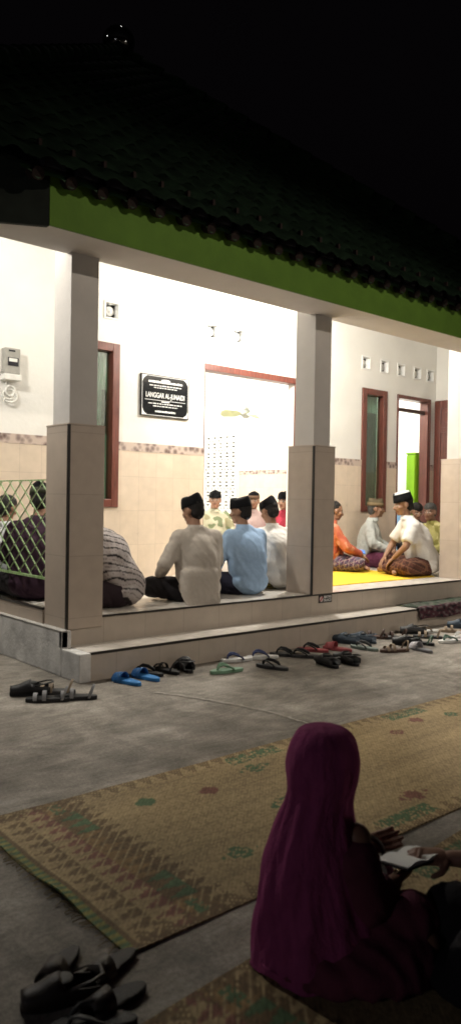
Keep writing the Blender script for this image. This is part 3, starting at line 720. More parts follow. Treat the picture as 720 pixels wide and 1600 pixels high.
for a in (
    ('clog', 2.36, 4.80, 62, K, K, 'black closed sandal farthest left beside the grey plinth'),
    ('bands', 2.50, 4.74, 55, DG, TAN, 'dark sandal with brownish straps touching the grey plinth corner'),
    ('bands', 2.37, 4.58, 58, K, SIL, 'dark sandal with silvery straps in front of the closed black one'),
    ('bands', 2.54, 4.52, 58, K, SIL, 'dark sandal with silvery straps nearest the camera by the plinth corner'),
    ('slide', 3.06, 4.70, 12, BLU, (.02, .10, .27), 'bright blue slipper, left one of the blue pair'),
    ('slide', 3.25, 4.73, 10, BLU, (.02, .10, .27), 'bright blue slipper, right one of the blue pair'),
    ('flip', 3.33, 4.83, 25, K, K, 'black flip-flop tucked behind the blue pair'),
    ('bands', 3.50, 4.82, 10, K, K, 'black strappy sandal just right of the blue pair'),
    ('clog', 3.68, 4.80, -20, K, DG, 'black closed sandal with open round top right of the blue pair'),
    ('flip', 3.88, 4.52, 78, GRN, GRN, 'pale green flip-flop lying sideways alone'),
    ('flip', 4.22, 4.79, 70, WHT, NAV, 'white flip-flop with navy straps beside the green one'),
    ('flip', 4.47, 4.74, 62, WHT, NAV, 'white flip-flop with navy straps farther from the green one'),
    ('flip', 4.27, 4.41, 18, DG, K, 'dark grey flip-flop in front of the white pair'),
    ('flip', 4.72, 4.70, 40, DG, K, 'dark flip-flop just right of the white pair'),
    ('flip', 4.80, 4.57, 35, DG, K, 'dark grey flip-flop in front of the red slipper with black strap'),
    ('flip', 5.06, 4.70, 30, RED, K, 'red slipper with a black strap'),
    ('slide', 5.28, 4.60, 15, RED, RED, 'all red slipper behind the black pair'),
    ('clog', 4.72, 4.22, -12, K, DG, 'black closed sandal, left of the black pair in front of the red slipper'),
    ('clog', 4.92, 4.18, -8, K, K, 'black closed sandal, right of the black pair in front of the red slipper'),
    ('clog', 5.62, 4.79, 15, SLT, SLT, 'slate blue clog under the step sign, left one of its pair'),
    ('clog', 5.80, 4.73, 12, SLT, SLT, 'slate blue clog under the step sign, right one of its pair'),
    ('flip', 5.52, 4.48, 8, (.12, .15, .13), DG, 'grey green flip-flop in front of the slate blue clogs'),
    ('bands', 6.05, 4.82, 30, BRN, BRN, 'brown strappy sandal right of the slate blue clogs'),
    ('bands', 6.20, 4.66, 50, DG, BRN, 'dark sandal with brown straps behind the pale strapped ones'),
    ('bands', 5.66, 4.24, 65, BRN, TAN, 'brown sandal with pale straps nearest the yard'),
    ('clog', 6.02, 4.36, 25, K, K, 'black closed sandal in front of the strappy brown one'),
    ('bands', 6.17, 4.33, 15, K, (.10, .16, .12), 'black sandal with greenish straps beside the grey slipper'),
    ('slide', 5.90, 4.13, -12, (.16, .16, .17), (.40, .38, .40), 'pale grey slipper turned towards the yard'),
    ('clog', 6.62, 4.72, 40, K, DG, 'black closed sandal near the draped doormat'),
    ('flip', 6.78, 4.68, 65, WHT, TAN, 'white flip-flop with tan straps close to the low step'),
    ('bands', 6.52, 4.48, 35, DG, TAN, 'dark sandal with tan straps between black and white ones'),
    ('flip', 6.50, 4.20, 72, WHT, (.08, .14, .11), 'white flip-flop with dark green straps toward the yard'),
    ('flip', 6.78, 4.24, 60, WHT, WHT, 'all white flip-flop toward the yard'),
    ('bands', 7.05, 4.52, 35, TAN, TAN, 'tan strappy sandal under the hanging doormat'),
    ('clog', 7.34, 4.62, 20, SLT, SLT, 'slate grey closed sandal right of the hanging doormat'),
    ('clog', 7.40, 4.38, 30, K, K, 'black closed sandal at the right end of the sandal row'),
    ('flip', 7.10, 4.22, 60, DG, BRN, 'dark flip-flop with brown straps at the right end toward the yard'),
): sandal(*a)
LE = (.022, .015, .012)
for a in (
    ('slide', 1.04, 1.92, 125, LE, (.035, .024, .019), 'brown leather slipper in the dark corner, left one'),
    ('slide', 1.15, 1.83, 108, LE, (.05, .04, .032), 'brown leather slipper in the dark corner, nearest the mat'),
    ('clog', .985, 1.80, 70, (.014, .010, .009), (.028, .02, .017), 'dark closed leather sandal in the dark corner, farthest left'),
    ('slide', 1.08, 1.70, 95, (.014, .010, .009), (.028, .02, .017), 'dark leather sandal in the dark corner, middle of the pile'),
    ('flip', 1.00, 1.66, 60, (.010, .009, .009), (.04, .04, .04), 'black flip-flop with grey straps in the dark corner'),
): sandal(*a)

# ------------------------------------------------------------------ people
def n3(p, s, o=0.): return noise.noise(Vector((p.x*s[0]+o, p.y*s[1]+o*.7, p.z*s[2]+o*1.3)))
def cloth_deform(amp, seed, floor=None):
    def f(p, n):
        q = Vector((p.x+.5*p.z+.06*n3(p, (6, 6, 6), seed+3), p.y-.3*p.z, p.z*.45+.4*p.x))
        d = amp*(n3(p, (5, 5, 9), seed)*.55+(1-abs(n3(q, (15, 13, 8), seed+9))*2.6)*.50+(.5-abs(n3(q, (26, 24, 16), seed+31)))*.45+n3(p, (34, 34, 30), seed+20)*.18)
        p = p+n*d
        if floor is not None and p.z < floor: p.z = floor+.002
        return p
    return f
def hand(mb, w, d, up, s=1., curl=.55, side=1, k=1.):
    """palm with four unequal fingers and a thumb that leaves the side of the palm; d = direction of the fingers, up = back of the hand"""
    w = Vector(w); d = Vector(d).normalized(); up = Vector(up); up = (up-d*up.dot(d)).normalized(); r = d.cross(up)*side
    c = w+d*.045*s
    mm = Matrix((r, d, up)).transposed()
    mb.ell(c, (.040*s, .050*s, .016*s), mm); mb.ell(w, .025*s)
    for i, (o, l) in enumerate(((-.029, .070), (-.010, .080), (.010, .075), (.028, .058))):
        b = w+d*.082*s+r*o*s; spread = d+r*o*3
        e1 = b+(spread-up*curl*.4).normalized()*l*.5*s; e2 = e1+(spread*(1-curl*.5)-up*curl*1.2).normalized()*l*.5*s
        mb.cap(b-d*.02*s, .0095*s*k, e1, .0088*s*k); mb.cap(e1, .0088*s*k, e2, .0072*s*k)
    b = w+d*.025*s-r*.030*s; e1 = b+(d*.6-r*.8-up*.25).normalized()*.040*s; e2 = e1+(d*.9-r*.25-up*.35).normalized()*.032*s
    mb.cap(b, .013*s*k, e1, .011*s*k); mb.cap(e1, .011*s*k, e2, .0085*s*k)
def head_mat(c, yaw, pitch, roll=0): return Matrix.Translation(Vector(c)) @ Matrix.Rotation(R(yaw), 4, 'Z') @ Matrix.Rotation(R(pitch), 4, 'X') @ Matrix.Rotation(R(roll), 4, 'Y')
def head_geo(mb, H):
    r3 = H.to_3x3(); P = lambda x, y, z: H @ Vector((x, y, z))
    mb.ell(P(0, -.012, .03), (.076, .096, .090), r3); mb.ell(P(0, .022, -.03), (.062, .070, .088), r3)
    mb.cap(P(-.034, .028, -.080), .027, P(.034, .028, -.080), .027); mb.ell(P(0, .066, -.092), (.026, .020, .020), r3)
    mb.cap(P(0, .086, .012), .010, P(0, .108, -.030), .014); mb.cap(P(-.012, .092, -.034), .011, P(.012, .092, -.034), .011)
    mb.cap(P(-.042, .070, .024), .013, P(.042, .070, .024), .013)
    mb.ell(P(0, .086, -.062), (.026, .012, .011), r3)
    for s in (-1, 1):
        mb.ell(P(s*.046, .056, -.024), (.024, .026, .022), r3); mb.ell(P(s*.077, -.008, -.006), (.013, .022, .032), r3); mb.ell(P(s*.030, .072, 0), .016)
def skin_paint(H, tone):
    Hi = H.inverted()
    def f(p):
        q = Hi @ p; c = tone
        if abs(q.x) < .1 and abs(q.z) < .13 and abs(q.y) < .15 and q.y > .03:
            ax = abs(q.x)
            if .014 < ax < .046 and -.008 < q.z < .008 and q.y > .06: return (.05, .035, .03) if .022 < ax < .038 else (.45, .40, .36)
            if .012 < ax < .054 and .016 < q.z < .030: return tuple(v*.28 for v in tone)
            if abs(q.z+.062) < .009 and ax < .026 and q.y > .07: return (tone[0]*.75, tone[1]*.55, tone[2]*.55)
            if .010 < ax < .05 and -.02 < q.z < .016: c = tuple(v*.72 for v in tone)
            if abs(q.z+.046) < .006 and ax < .028 and q.y > .08: c = tuple(v*.6 for v in tone)
        return c
    return f
def peci(H, parent, m, top=None, h=.092, tilt=-5, band=None):
    Hm = H @ Matrix.Translation((0, -.006, .038)) @ Matrix.Rotation(R(tilt), 4, 'X')
    n = 40; mb = MB(); rings = []
    for z, rx, ry in ((0, .087, .109), (.004, .0885, .1105), (h*.35, .086, .107), (h*.7, .081, .101), (h*.92, .075, .094), (h*.99, .067, .086), (h*.99, .05, .066), (h*.97, .028, .036)):
        k = max(0, (z/h-.3)/.7)
        rings.append([Hm @ Vector((rx*math.cos(a), ry*math.sin(a), z+k*(.016*math.exp(-(rx*math.cos(a)/.035)**2)-.012*abs(math.cos(a))**2))) for a in [2*PI*i/n for i in range(n)]])
    mb.loft(rings); o = obj('cap', mb, m, parent, True)
    if band:
        b = MB(); b.loft([[Hm @ Vector((rx*math.cos(a), ry*math.sin(a), z)) for a in [2*PI*i/n for i in range(n)]] for z, rx, ry in ((.0, .0895, .112), (.045, .0885, .111), (.046, .08, .10))]); obj('cap_band', b, band, o, True)
    if top:
        b = MB(); b.loft([[Hm @ Vector((rx*math.cos(a), ry*math.sin(a), z)) for a in [2*PI*i/n for i in range(n)]] for z, rx, ry in ((h*.93, .079, .098), (h*.98, .074, .093), (h+.012, .066, .086), (h+.016, .03, .05))]); obj('cap_top', b, top, o, True)
    return o
def hair(H, parent, m, full=False):
    mb = MB(); r3 = H.to_3x3()
    mb.ell(H @ Vector((0, -.024, .040)), (.080, .094, .088), r3)
    mb.ell(H @ Vector((0, -.050, -.010)), (.070, .062, .075), r3)
    if full: mb.ell(H @ Vector((0, .0, .062)), (.078, .092, .068), r3)
    return fused('hair', mb, .007, m, parent, 4, lambda p, n: p+n*(.004*n3(p, (60, 60, 60))))
def solid(c):
    return lambda p: c
def stripes(p):
    u = (p.x*.75+p.z*1.0+p.y*.25)*15+.5*noise.noise(Vector((p.x*7, p.y*7, p.z*7)))
    f = u % 1
    return (.035, .030, .032) if f < .22 else (.44, .40, .39) if f < .60 else (.22, .19, .19) if f < .66 else (.44, .40, .39)
def batik(c0, c1, c2, s=14):
    def f(p):
        v = noise.noise(Vector((p.x*s, p.y*s, p.z*s))); w = noise.noise(Vector((p.x*s*.7+5, p.y*s*.7, p.z*s*.7)))
        return c1 if v > .22 else c2 if w < -.25 else c0
    return f
def plaid(c0, c1, c2, s=11):
    def f(p):
        a = ((p.x+p.y*.6)*s) % 1; b = ((p.z*1.2-p.y*.5)*s) % 1
        return c2 if (a < .14 or b < .14) else c1 if (a < .5) != (b < .5) else c0
    return f
TONE = (.30, .165, .105)
def man(label, x, y, face, shirt, lower, tone=TONE, z=ZF, scale=1.06, lean=.06, hyaw=0, hpitch=-6, hat='peci', hatmat=None, band=None, top=None,
        sleeve='long', hairm=None, arms=None, hem=None, vox=.0085, legs=True, seed=1, collar=True, extra_shirt=None):
    """a man sitting cross-legged; built facing +Y, turned by face"""
    t = thing('person', label, 'person', (x, y, z), R(face), 'people seated on the porch and in the hall', scale)
    l = lean
    S = Vector((0, l, .565)); Nk = Vector((0, l+.028, .64)); Hc = Vector((0, l+.062+max(0, -hpitch)*.0008, .775))
    H = head_mat(Hc, hyaw, hpitch)
    b = MB(); b.ell((0, 0, .11), (.155, .125, .10)); b.cap((0, .0, .12), .13, (0, l*.4, .30), .125); b.ell((0, l*.7, .43), (.155, .11, .15))
    b.cap((-.14, l, .555), .056, (.14, l, .555), .056); b.cap(S, .056, Hc-Vector((0, .012, .05)), .050)
    A = arms or [((-.27, l+.06, .33), (-.14, .30, .22)), ((.27, l+.06, .33), (.14, .30, .22))]
    for sx, (el, wr) in zip((-1, 1), A):
        sh = Vector((sx*.185, l, .55)); el = Vector(el); wr = Vector(wr)
        b.cap(sh, .047, el, .038); b.cap(el, .038, wr, .026)
        hand(b, wr, (wr-el).normalized()+Vector((0, .3, -.25)), (sx*.2, .1, 1), 1., .6, sx)
    for sx in (-1, 1):
        kn = Vector((sx*.30, .26, .115)); an = Vector((-sx*.09, .37-.03*sx, .062))
        b.cap((sx*.09, .02, .105), .085, kn, .062); b.cap(kn, .06, an, .036); b.cap(an, .034, an+Vector((-sx*.13, .03, -.022)), .028)
    head_geo(b, H)
    fused('body', b, vox, M['skin'], t, 2, lambda p, n: Vector((p.x, p.y, max(p.z, .003))), skin_paint(H, tone))
    # shirt
    s = MB(); s.ell((0, -.015, .12), (.205, .165, .115)); s.cap((0, -.01, .16), .172, (0, l*.4, .32), .160); s.ell((0, l*.7-.01, .43), (.190, .140, .165)); s.ell((0, l*.45-.022, .34), (.195, .146, .22))
    for sx in (-1, 1):
        s.cap((sx*.130, l-.012, .510), .086, (sx*.110, l*.3-.02, .24), .105); s.cap((sx*.165, l, .53), .074, (sx*.16, l*.6, .38), .070)
    s.cap((-.145, l-.004, .548), .070, (.145, l-.004, .548), .070); s.cap((-.07, l, .595), .050, (.07, l, .595), .050); s.frus(S+Vector((0, 0, -.02)), .085, Nk+Vector((0, -.006, .004)), .066)
    for sx, (el, wr) in zip((-1, 1), A):
        sh = Vector((sx*.180, l, .545)); el = Vector(el); wr = Vector(wr)
        if sleeve == 'long':
            s.cap(sh, .072, el, .062); s.ell(el, .062); s.frus(el, .061, el+(wr-el)*.90, .050)
        else:
            s.ell(sh, .072); s.frus(sh, .072, sh+(el-sh)*.80, .074)
    if hem:
        for k in range(9):
            x_ = -.24+.32*k/8; dz = .012*math.sin(k*1.7)
            s.cap((x_*.80, -.12, .24), .06, (x_*.86, -.160, .08), .045); s.cap((x_*.86, -.160, .08), .045, (x_*.88+.01, -.200, -.02+dz), .022)
    sp = shirt if callable(shirt) else solid(shirt)
    fused('shirt', s, .010, M['cloth_attr'], t, 20, cloth_deform(.0095, seed*3.1, .004 if not hem else None), sp)
    if collar:
        c = MB(); n = 24
        c.loft([[Nk+Vector((math.cos(a)*r, math.sin(a)*r*1.05-.004, zz)) for a in [2*PI*i/n for i in range(n)]] for r, zz in ((.072, -.03), (.066, .018), (.062, .018), (.064, -.03))], False)
        me = c.mesh('collar'); at = me.color_attributes.new('Col', 'FLOAT_COLOR', 'POINT'); at.data.foreach_set('color', [q for v in me.vertices for q in (*sp(v.co), 1)])
        link('collar', me, M['cloth_attr'], t, True)
    # sarong / trousers
    if legs:
        g = MB(); g.ell((0, .02, .09), (.195, .16, .09)); g.ell((0, .20, .075), (.25, .20, .065))
        for sx in (-1, 1):
            kn = Vector((sx*.31, .26, .115)); an = Vector((-sx*.04, .38, .072)); g.cap((sx*.10, .02, .105), .108, kn, .088); g.cap(kn, .088, an, .062)
        lp = lower if callable(lower) else solid(lower)
        fused('sarong', g, .011, M['cloth_attr'], t, 8, cloth_deform(.010, seed*5.7, .004), lp)
    if hat == 'peci': peci(H, t, hatmat or M['peci'], top, band=band)
    if hat != 'bald': hair(H, t, hairm or M['hair'], hat is None)
    return t
SAR = [(.022, .018, .020), (.03, .02, .028)]
man('man in beige shirt and black cap, shirt hem hanging over the porch edge', 4.33, 5.47, -6, (.46, .415, .365), (.018, .016, .018), lean=.03, hyaw=18, hpitch=-12, seed=1, scale=1.07,
    arms=[((-.31, .02, .34), (-.24, .26, .20)), ((.25, .09, .33), (.10, .30, .22))], hem=True)
man('man in light blue shirt and black cap with his back to the yard', 5.08, 5.62, 0, (.32, .46, .66), (.03, .03, .05), lean=.05, hyaw=24, hpitch=-4, seed=2)
man('man in white shirt and black cap seen from behind beside the middle pillar', 5.70, 5.80, -10, (.66, .65, .63), plaid((.30, .24, .06), (.10, .09, .04), (.05, .05, .03)), lean=.12, hyaw=10, hpitch=-20, seed=3, hairm=M['hair'])
man('man in dark striped shirt half hidden behind the corner pillar', 3.60, 5.62, 50, stripes, (.03, .02, .025), lean=.22, hpitch=-16, seed=4, scale=1.13)
man('man in dark purple shirt and black cap behind the green railing', 3.17, 6.40, -40, (.040, .020, .034), (.02, .018, .02), lean=.08, hyaw=0, hpitch=-8, seed=5, scale=1.17, band=cm((.05, .055, .035)))
man('man in white shirt behind the green railing at the left edge', 3.06, 7.04, -60, (.55, .57, .58), (.03, .03, .05), lean=.10, hpitch=-15, seed=6, hat=None)
man('man in green batik shirt and black cap facing out from inside the hall', 7.19, 8.75, 160, batik((.55, .53, .40), (.20, .24, .14), (.34, .32, .20), 11), (.03, .025, .022), z=ZI, lean=.02, hyaw=-22, hpitch=2, seed=7, tone=(.34, .19, .125))
man('man in pale pink shirt and brown banded cap deep inside the hall', 7.98, 8.75, 150, (.55, .42, .40), (.06, .04, .04), z=ZI, lean=.04, hyaw=-20, hpitch=2, seed=8, band=cm((.13, .08, .05)))
man('man in red shirt and black cap just left of the middle pillar inside the hall', 8.03, 8.03, 110, (.42, .045, .075), (.04, .02, .02), z=ZI, lean=.04, hyaw=0, hpitch=0, seed=9, tone=(.34, .19, .125))
orange = batik((.46, .14, .075), (.54, .24, .15), (.40, .10, .06), 12)
man('person in orange top and patterned sarong holding a phone beside the middle pillar', 7.80, 6.94, -122, orange, plaid((.07, .035, .08), (.10, .09, .12), (.28, .20, .20), 15), lean=-.02, hpitch=-12, seed=10, hat='none',
    arms=[((-.27, .14, .34), (-.12, .36, .22)), ((.28, .12, .32), (.16, .36, .21))])
man('old man in grey embroidered shirt and batik cap against the wall by the window', 8.84, 7.12, -150, batik((.46, .48, .46), (.40, .42, .40), (.42, .44, .43), 30), (.085, .022, .045), lean=.02, hyaw=14, hpitch=2, seed=11, hatmat=cm((.10, .08, .045)), band=cm((.17, .125, .065)), hairm=M['greyhair'], scale=1.1, tone=(.27, .15, .095))
man('man in white short sleeved shirt and brown sarong leaning forward on the yellow mat', 8.36, 5.84, 52, (.66, .64, .61), plaid((.085, .035, .025), (.05, .022, .018), (.16, .08, .05), 13), lean=.16, hyaw=4, hpitch=-10, seed=12, sleeve='short', top=cm((.62, .62, .60)), scale=1.19,
    arms=[((-.24, .26, .33), (-.14, .36, .20)), ((.24, .28, .33), (.16, .38, .19))], tone=(.27, .15, .095))
man('grey haired man in yellow green batik shirt beside the brown door', 9.45, 6.40, 80, batik((.34, .31, .12), (.22, .20, .06), (.42, .38, .18), 13), (.02, .018, .018), lean=.04, hyaw=14, hpitch=-4, seed=13, hat=None, hairm=M['greyhair'], tone=(.24, .13, .085))
man('person in dark clothes sitting behind the leaning man by the doorway', 9.85, 7.10, 150, (.045, .040, .042), (.03, .028, .03), lean=.08, hyaw=0, hpitch=-22, seed=14, hat=None)
def phone():
    t = thing('phone', 'mobile phone with lit blue screen held over the lap of the person in orange', 'phone', (8.17, 6.73, ZF+.265))
    t.rotation_euler = (R(38), R(10), R(-30))
    q = MB(); q.box(-.075, .075, -.04, .04, -.005, .005); obj('case', q, M['strap'], t, bevel=.004)
    q = MB(); q.box(-.070, .070, -.036, .036, .0052, .0062); obj('screen', q, M['screen'], t)
phone()

# ------------------------------------------------------------------ the woman in the foreground (local x = to her right rear, y = away from the yard's edge)
def veil_rings(T, n=220):
    out = []
    for z, xc, hx, yc, hy in T:
        ring = []
        for i in range(n):
            a = 2*PI*i/n
            k = max(0, min(1, (.50-z)/.42))
            fold = (.006*math.sin(a*6+z*5+.9*math.sin(3*a))+.0035*math.sin(a*13-z*9+1.3+math.sin(2*a)))*k
            fold += (.0035*(.5-abs(noise.noise(Vector((math.cos(a)*7+z*5, math.sin(a)*7-z*4, z*7))))*2)+.0022*noise.noise(Vector((math.cos(a)*16+z*9, math.sin(a)*16, z*22))))*(.35+.65*k)
            fold += .008*noise.noise(Vector((math.cos(a)*3, math.sin(a)*3, z*9)))
            ring.append(Vector((xc+(hx+fold)*math.cos(a), yc+(hy+fold)*math.sin(a), max(z+.012*math.sin(a*7)*(1 if z < .03 else 0), .008))))
        out.append(ring)
    return out
def interp(T, m=60):
    zs = [r[0] for r in T]; out = []
    for k in range(m+1):
        u = k/m*(len(T)-1); i = min(int(u), len(T)-2); f = u-i
        p = [T[max(0, min(len(T)-1, j))] for j in (i-1, i, i+1, i+2)]
        out.append(tuple(.5*((2*b)+(-a+c)*f+(2*a-5*b+4*c-d)*f*f+(-a+3*b-3*c+d)*f**3) for a, b, c, d in zip(*p)))
    return out
purple = mat('crinkled_plum_cloth', (.28, .055, .150), .95, .16, 30, .5, 180, spec=.1, stretch=(1, 1, .5)); maroon = cm((.12, .026, .05), .9, .2)
def woman():
    t = thing('person', 'woman in a long purple veil sitting on the mat with her back to the camera', 'person', (1.649, 1.505, .008), R(-40.8))
    H = head_mat((.016, .0, .575), -49, -8) @ Matrix.Scale(.80, 4)
    b = MB(); head_geo(b, H); b.cap((.0, -.0, .42), .045, (.012, -.004, .53), .042); b.ell((.0, 0, .32), (.13, .10, .13)); b.ell((.01, 0, .12), (.15, .13, .11)); b.cap((0, 0, .15), .12, (0, 0, .32), .11)
    b.cap((-.07, .02, .37), .040, (.07, -.03, .37), .040)
    el = Vector((.135, -.075, .20)); wr = Vector((.235, .010, .222)); b.cap((.11, -.05, .38), .042, el, .036); b.cap(el, .034, wr, .024)
    hand(b, wr, (.62, .50, .22), (.35, -.55, -.65), .92, .35, -1)
    el2 = Vector((.02, .13, .20)); wr2 = Vector((.16, .21, .235)); b.cap((-.05, .05, .36), .040, el2, .036); b.cap(el2, .034, wr2, .024); hand(b, wr2, (.8, .1, .15), (.2, .6, -.6), .92, .35, 1)
    for q in ((.30, -.08, .09), (.20, .22, .09)): b.cap((.05, q[1]*.5, .10), .08, q, .055)
    fused('body', b, .0055, M['skin'], t, 2, None, skin_paint(H, (.24, .125, .085)))
    T = [(.688, .016, .012, 0, .012), (.683, .017, .050, 0, .054), (.670, .018, .074, 0, .080), (.647, .019, .092, 0, .100), (.617, .018, .103, .0, .111), (.578, .016, .107, .0, .116), (.538, .014, .105, 0, .112),
         (.50, .010, .099, -.002, .103), (.460, .004, .102, -.004, .104), (.42, .0, .114, -.004, .110), (.36, -.002, .134, -.004, .124), (.29, .0, .150, -.004, .138), (.21, .006, .168, -.006, .152), (.13, .014, .187, -.006, .168), (.06, .020, .202, -.006, .182), (.008, .022, .210, -.006, .190)]
    v = MB(); v.loft(veil_rings(interp(T, 150))); obj('veil', v, purple, t, True)
    # sleeve cuff and skirt over the crossed legs
    s = MB(); s.ell((.10, -.06, .30), (.075, .075, .09)); s.cap((.11, -.06, .27), .075, el, .066); s.frus(el, .066, el+(wr-el)*.72, .046)
    fused('sleeve', s, .008, maroon, t, 5, cloth_deform(.010, 31))
    g = MB(); g.ell((.16, -.03, .075), (.20, .19, .085)); g.cap((.05, -.04, .12), .11, (.285, -.045, .145), .070); g.cap((.05, .1, .11), .10, (.22, .20, .12), .075); g.ell((.14, -.13, .055), (.19, .11, .06)); g.ell((.10, -.10, .03), (.22, .13, .035))
    fused('skirt', g, .009, maroon, t, 7, cloth_deform(.013, 41, .004))
    return t
woman()
RW = Matrix.Translation((1.649, 1.505, .008)) @ Matrix.Rotation(R(-40.8), 4, 'Z')
def book():
    p = RW @ Vector((.305, .085, .262)); t = thing('prayer_booklet', 'open white prayer booklet in the hands of the woman in purple', 'book', p, 0)
    t.rotation_euler = (R(-9), R(3), R(-2))
    q = MB(); q.box(-.098, .098, -.062, .062, -.006, 0); obj('cover', q, M['strap'], t, bevel=.002)
    for sx in (-1, 1):
        q = MB(); n = 10
        for i in range(n+1):
            pass
        xs = [sx*.094*i/n for i in range(n+1)]; zs = [.004+.010*math.sin(PI*min(1, (i/n)*1.1))*.8 for i in range(n+1)]
        vs = [(x, y, z) for y in (-.058, .058) for x, z in zip(xs, zs)]+[(x, y, .0005) for y in (-.058, .058) for x in xs]; k = n+1
        q.add(vs, [(i, i+1, k+i+1, k+i) for i in range(n)]+[(2*k+i, i, i+1, 2*k+i+1)[::-1] for i in range(n)]+[(3*k+i, k+i, k+i+1, 3*k+i+1) for i in range(n)]+[(n, k+n, 3*k+n, 2*k+n)])
        obj('page', q, M['paper'], t, False)
book()
def neighbour():
    t = thing('person', 'person in black robe mostly outside the frame at the lower right', 'person', (1.649, 1.505, .008), R(-40.8))
    b = MB(); H = head_mat((.66, -.12, .66), 60, -12); head_geo(b, H); b.cap((.66, -.12, .5), .045, (.66, -.12, .62), .042); b.ell((.66, -.12, .40), (.14, .12, .15)); b.ell((.66, -.12, .14), (.15, .14, .12)); b.cap((.66, -.12, .15), .12, (.66, -.12, .4), .11)
    el = Vector((.56, .04, .27)); wr = Vector((.425, .085, .262)); b.cap((.62, -.0, .46), .042, el, .036); b.cap(el, .034, wr, .024); hand(b, wr, (-.85, -.05, .10), (-.1, -.3, .9), .92, .5, 1)
    fused('body', b, .0055, M['skin'], t, 2, None, skin_paint(H, (.24, .125, .085)))
    black = cm((.010, .008, .010), .9, .3); red = cm((.085, .018, .026), .85, .2)
    g = MB(); g.ell((.62, -.12, .09), (.24, .22, .10)); g.cap((.62, -.1, .12), .11, (.40, -.02, .15), .085); g.cap((.62, -.2, .11), .11, (.42, -.22, .12), .09); g.ell((.45, -.12, .05), (.17, .19, .06))
    g.cap((.66, -.12, .15), .17, (.66, -.12, .42), .15)
    fused('robe', g, .009, black, t, 20, cloth_deform(.0095, 51, .004))
    s = MB(); s.cap((.62, -.0, .46), .07, el, .062); s.frus(el, .06, el+(wr-el)*.55, .045); fused('sleeve', s, .008, red, t, 5, cloth_deform(.010, 61))
    v = MB(); v.ell((.66, -.12, .66), (.105, .115, .13)); v.frus((.66, -.12, .66), .10, (.66, -.12, .32), .21, 24); fused('veil', v, .009, black, t, 8, lambda p, n: p+n*(.008*n3(p, (9, 9, 3))))
neighbour()
def handbag():
    p = RW @ Vector((.170, .165, 0)); t = thing('handbag', 'dark brown rounded handbag standing on the ground in front of the woman in purple', 'bag', (p.x, p.y, .008), R(-30))
    q = MB(); q.ell((0, 0, .115), (.095, .05, .115)); q.box(-.085, .085, -.042, .042, .0, .08); fused('body', q, .008, cm((.030, .014, .012), .5, .25), t, 6, cloth_deform(.006, 71, .002))
    q = MB(); q.tube([(.07*math.cos(a), .0, .215+.075*math.sin(a)) for a in [PI*k/14 for k in range(15)]], .008); obj('handle', q, cm((.025, .013, .011), .5, .25), t, True)
handbag()

# ------------------------------------------------------------------ lamps, night sky
def lamp(name, label, x, y, z, zc, watts, col=(1, .955, .87), rad=.06):
    t = thing(name, label, 'lamp', (x, y, zc))
    q = MB(); q.frus((0, 0, -.05), .05, (0, 0, .02), .04, 24); q.frus((0, 0, .02), .006, (0, 0, (4.30 if y < 7.5 else 4.1)-zc), .006, 8); obj('holder', q, M['whiteplastic'], t, True)
    q = MB(); q.ell((0, 0, -.09), (.05, .05, .055)); obj('bulb', q, M['bulb'], t, True)
    l = bpy.data.lights.new(name, 'POINT'); l.energy = watts; l.color = col; l.shadow_soft_size = rad
    o = bpy.data.objects.new(name+'_light', l); COL.objects.link(o); o.location = (x, y, z)
lamp('ceiling_lamp', 'lit lamp under the porch ceiling near the doorway', 6.6, 6.2, 3.66, 3.81, 430)
lamp('ceiling_lamp', 'lit lamp under the porch ceiling near the electric meter', 1.7, 6.2, 3.66, 3.81, 270)
lamp('ceiling_lamp', 'lit lamp in the hall seen through the doorway', 7.4, 10.2, 3.80, 3.95, 600)
lamp('ceiling_lamp', 'lit lamp in the room behind the open brown door', 10.4, 9.2, 3.80, 3.95, 260)
sp = bpy.data.lights.new('yard_floodlight', 'SPOT'); sp.energy = 820; sp.color = (1, .88, .74); sp.spot_size = R(62); sp.spot_blend = .7; sp.shadow_soft_size = .06
so = bpy.data.objects.new('yard_floodlight', sp); COL.objects.link(so); so.location = (5.2, -2.5, 5.95)
so.rotation_euler = (Vector((5.0, 5.3, 1.1))-so.location).to_track_quat('-Z', 'Y').to_euler()

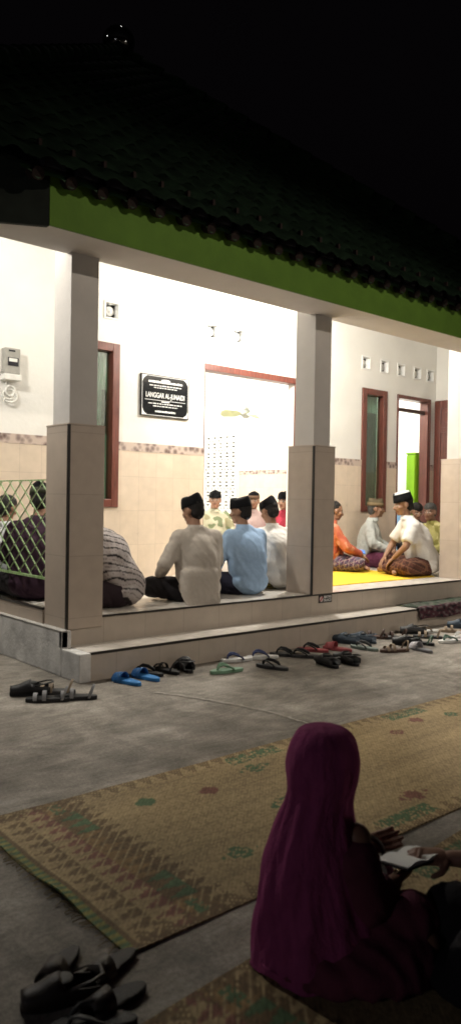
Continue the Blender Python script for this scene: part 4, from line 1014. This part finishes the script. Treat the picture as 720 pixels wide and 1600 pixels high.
def point(name, loc, watts, col, rad):
    l = bpy.data.lights.new(name, 'POINT'); l.energy = watts; l.color = col; l.shadow_soft_size = rad
    o = bpy.data.objects.new(name, l); COL.objects.link(o); o.location = loc
point('added_fill_light', (-6.2, 1.2, 2.0), 105, (.95, .93, 1), .25)  # added fill from the left for the woman's back and pillar side
point('added_glint_light', (AX-2.2, AY+1.0, AZ+.9), 16, (1, .97, .92), .05)  # unseen light added close to the dome for its left glint
point('added_glint_light', (AX+.5, AY+.1, AZ+3.2), 16, (1, .97, .92), .05)  # second added light, above the dome, for its upper glint
point('added_fill_light', (12.5, -5.0, 2.3), 360, (1, .90, .78), .25)  # added low fill, softens the eave shadow on the pillar fronts
w = bpy.data.worlds.new('World'); SC.world = w; w.use_nodes = True
N, L = w.node_tree.nodes, w.node_tree.links; bg = N['Background']
sky = N.new('ShaderNodeTexSky'); sky.sky_type = 'NISHITA'; sky.sun_disc = False; sky.sun_elevation = R(-4); sky.sun_rotation = R(200)
hs = N.new('ShaderNodeHueSaturation'); hs.inputs['Saturation'].default_value = .25; L.new(sky.outputs[0], hs.inputs['Color'])
ad = N.new('ShaderNodeMix'); ad.data_type = 'RGBA'; ad.blend_type = 'ADD'; ad.inputs[0].default_value = 1; ad.inputs[7].default_value = (.010, .004, .009, 1)
L.new(hs.outputs[0], ad.inputs[6]); L.new(ad.outputs[2], bg.inputs['Color']); bg.inputs['Strength'].default_value = .05

# ------------------------------------------------------------------ camera
cam = bpy.data.cameras.new('camera'); co = bpy.data.objects.new('camera', cam); COL.objects.link(co)
cam.sensor_fit = 'VERTICAL'; cam.sensor_height = 36; cam.lens = 36*1180.5/1600; cam.clip_end = 500; cam.clip_start = .05
yaw, pit, rol = R(40.738), R(-.758), R(.918)
f = Vector((math.sin(yaw)*math.cos(pit), math.cos(yaw)*math.cos(pit), math.sin(pit))); r = Vector((math.cos(yaw), -math.sin(yaw), 0)); u = r.cross(f)
r2 = r*math.cos(rol)+u*math.sin(rol); u2 = u*math.cos(rol)-r*math.sin(rol)
mw = Matrix((r2, u2, -f)).transposed().to_4x4(); mw.translation = (0, 0, 1.35); co.matrix_world = mw
cam.dof.use_dof = True; cam.dof.focus_distance = 8.5; cam.dof.aperture_fstop = 3.4
SC.camera = co
SC.render.engine = 'CYCLES'; SC.cycles.use_denoising = True
try: SC.cycles.denoiser = 'OPENIMAGEDENOISE'
except Exception: pass
SC.cycles.filter_width = 1.7; SC.cycles.max_bounces = 8; SC.cycles.caustics_reflective = False; SC.cycles.caustics_refractive = False
SC.view_settings.view_transform = 'Standard'; SC.view_settings.look = 'None'; SC.view_settings.exposure = 0
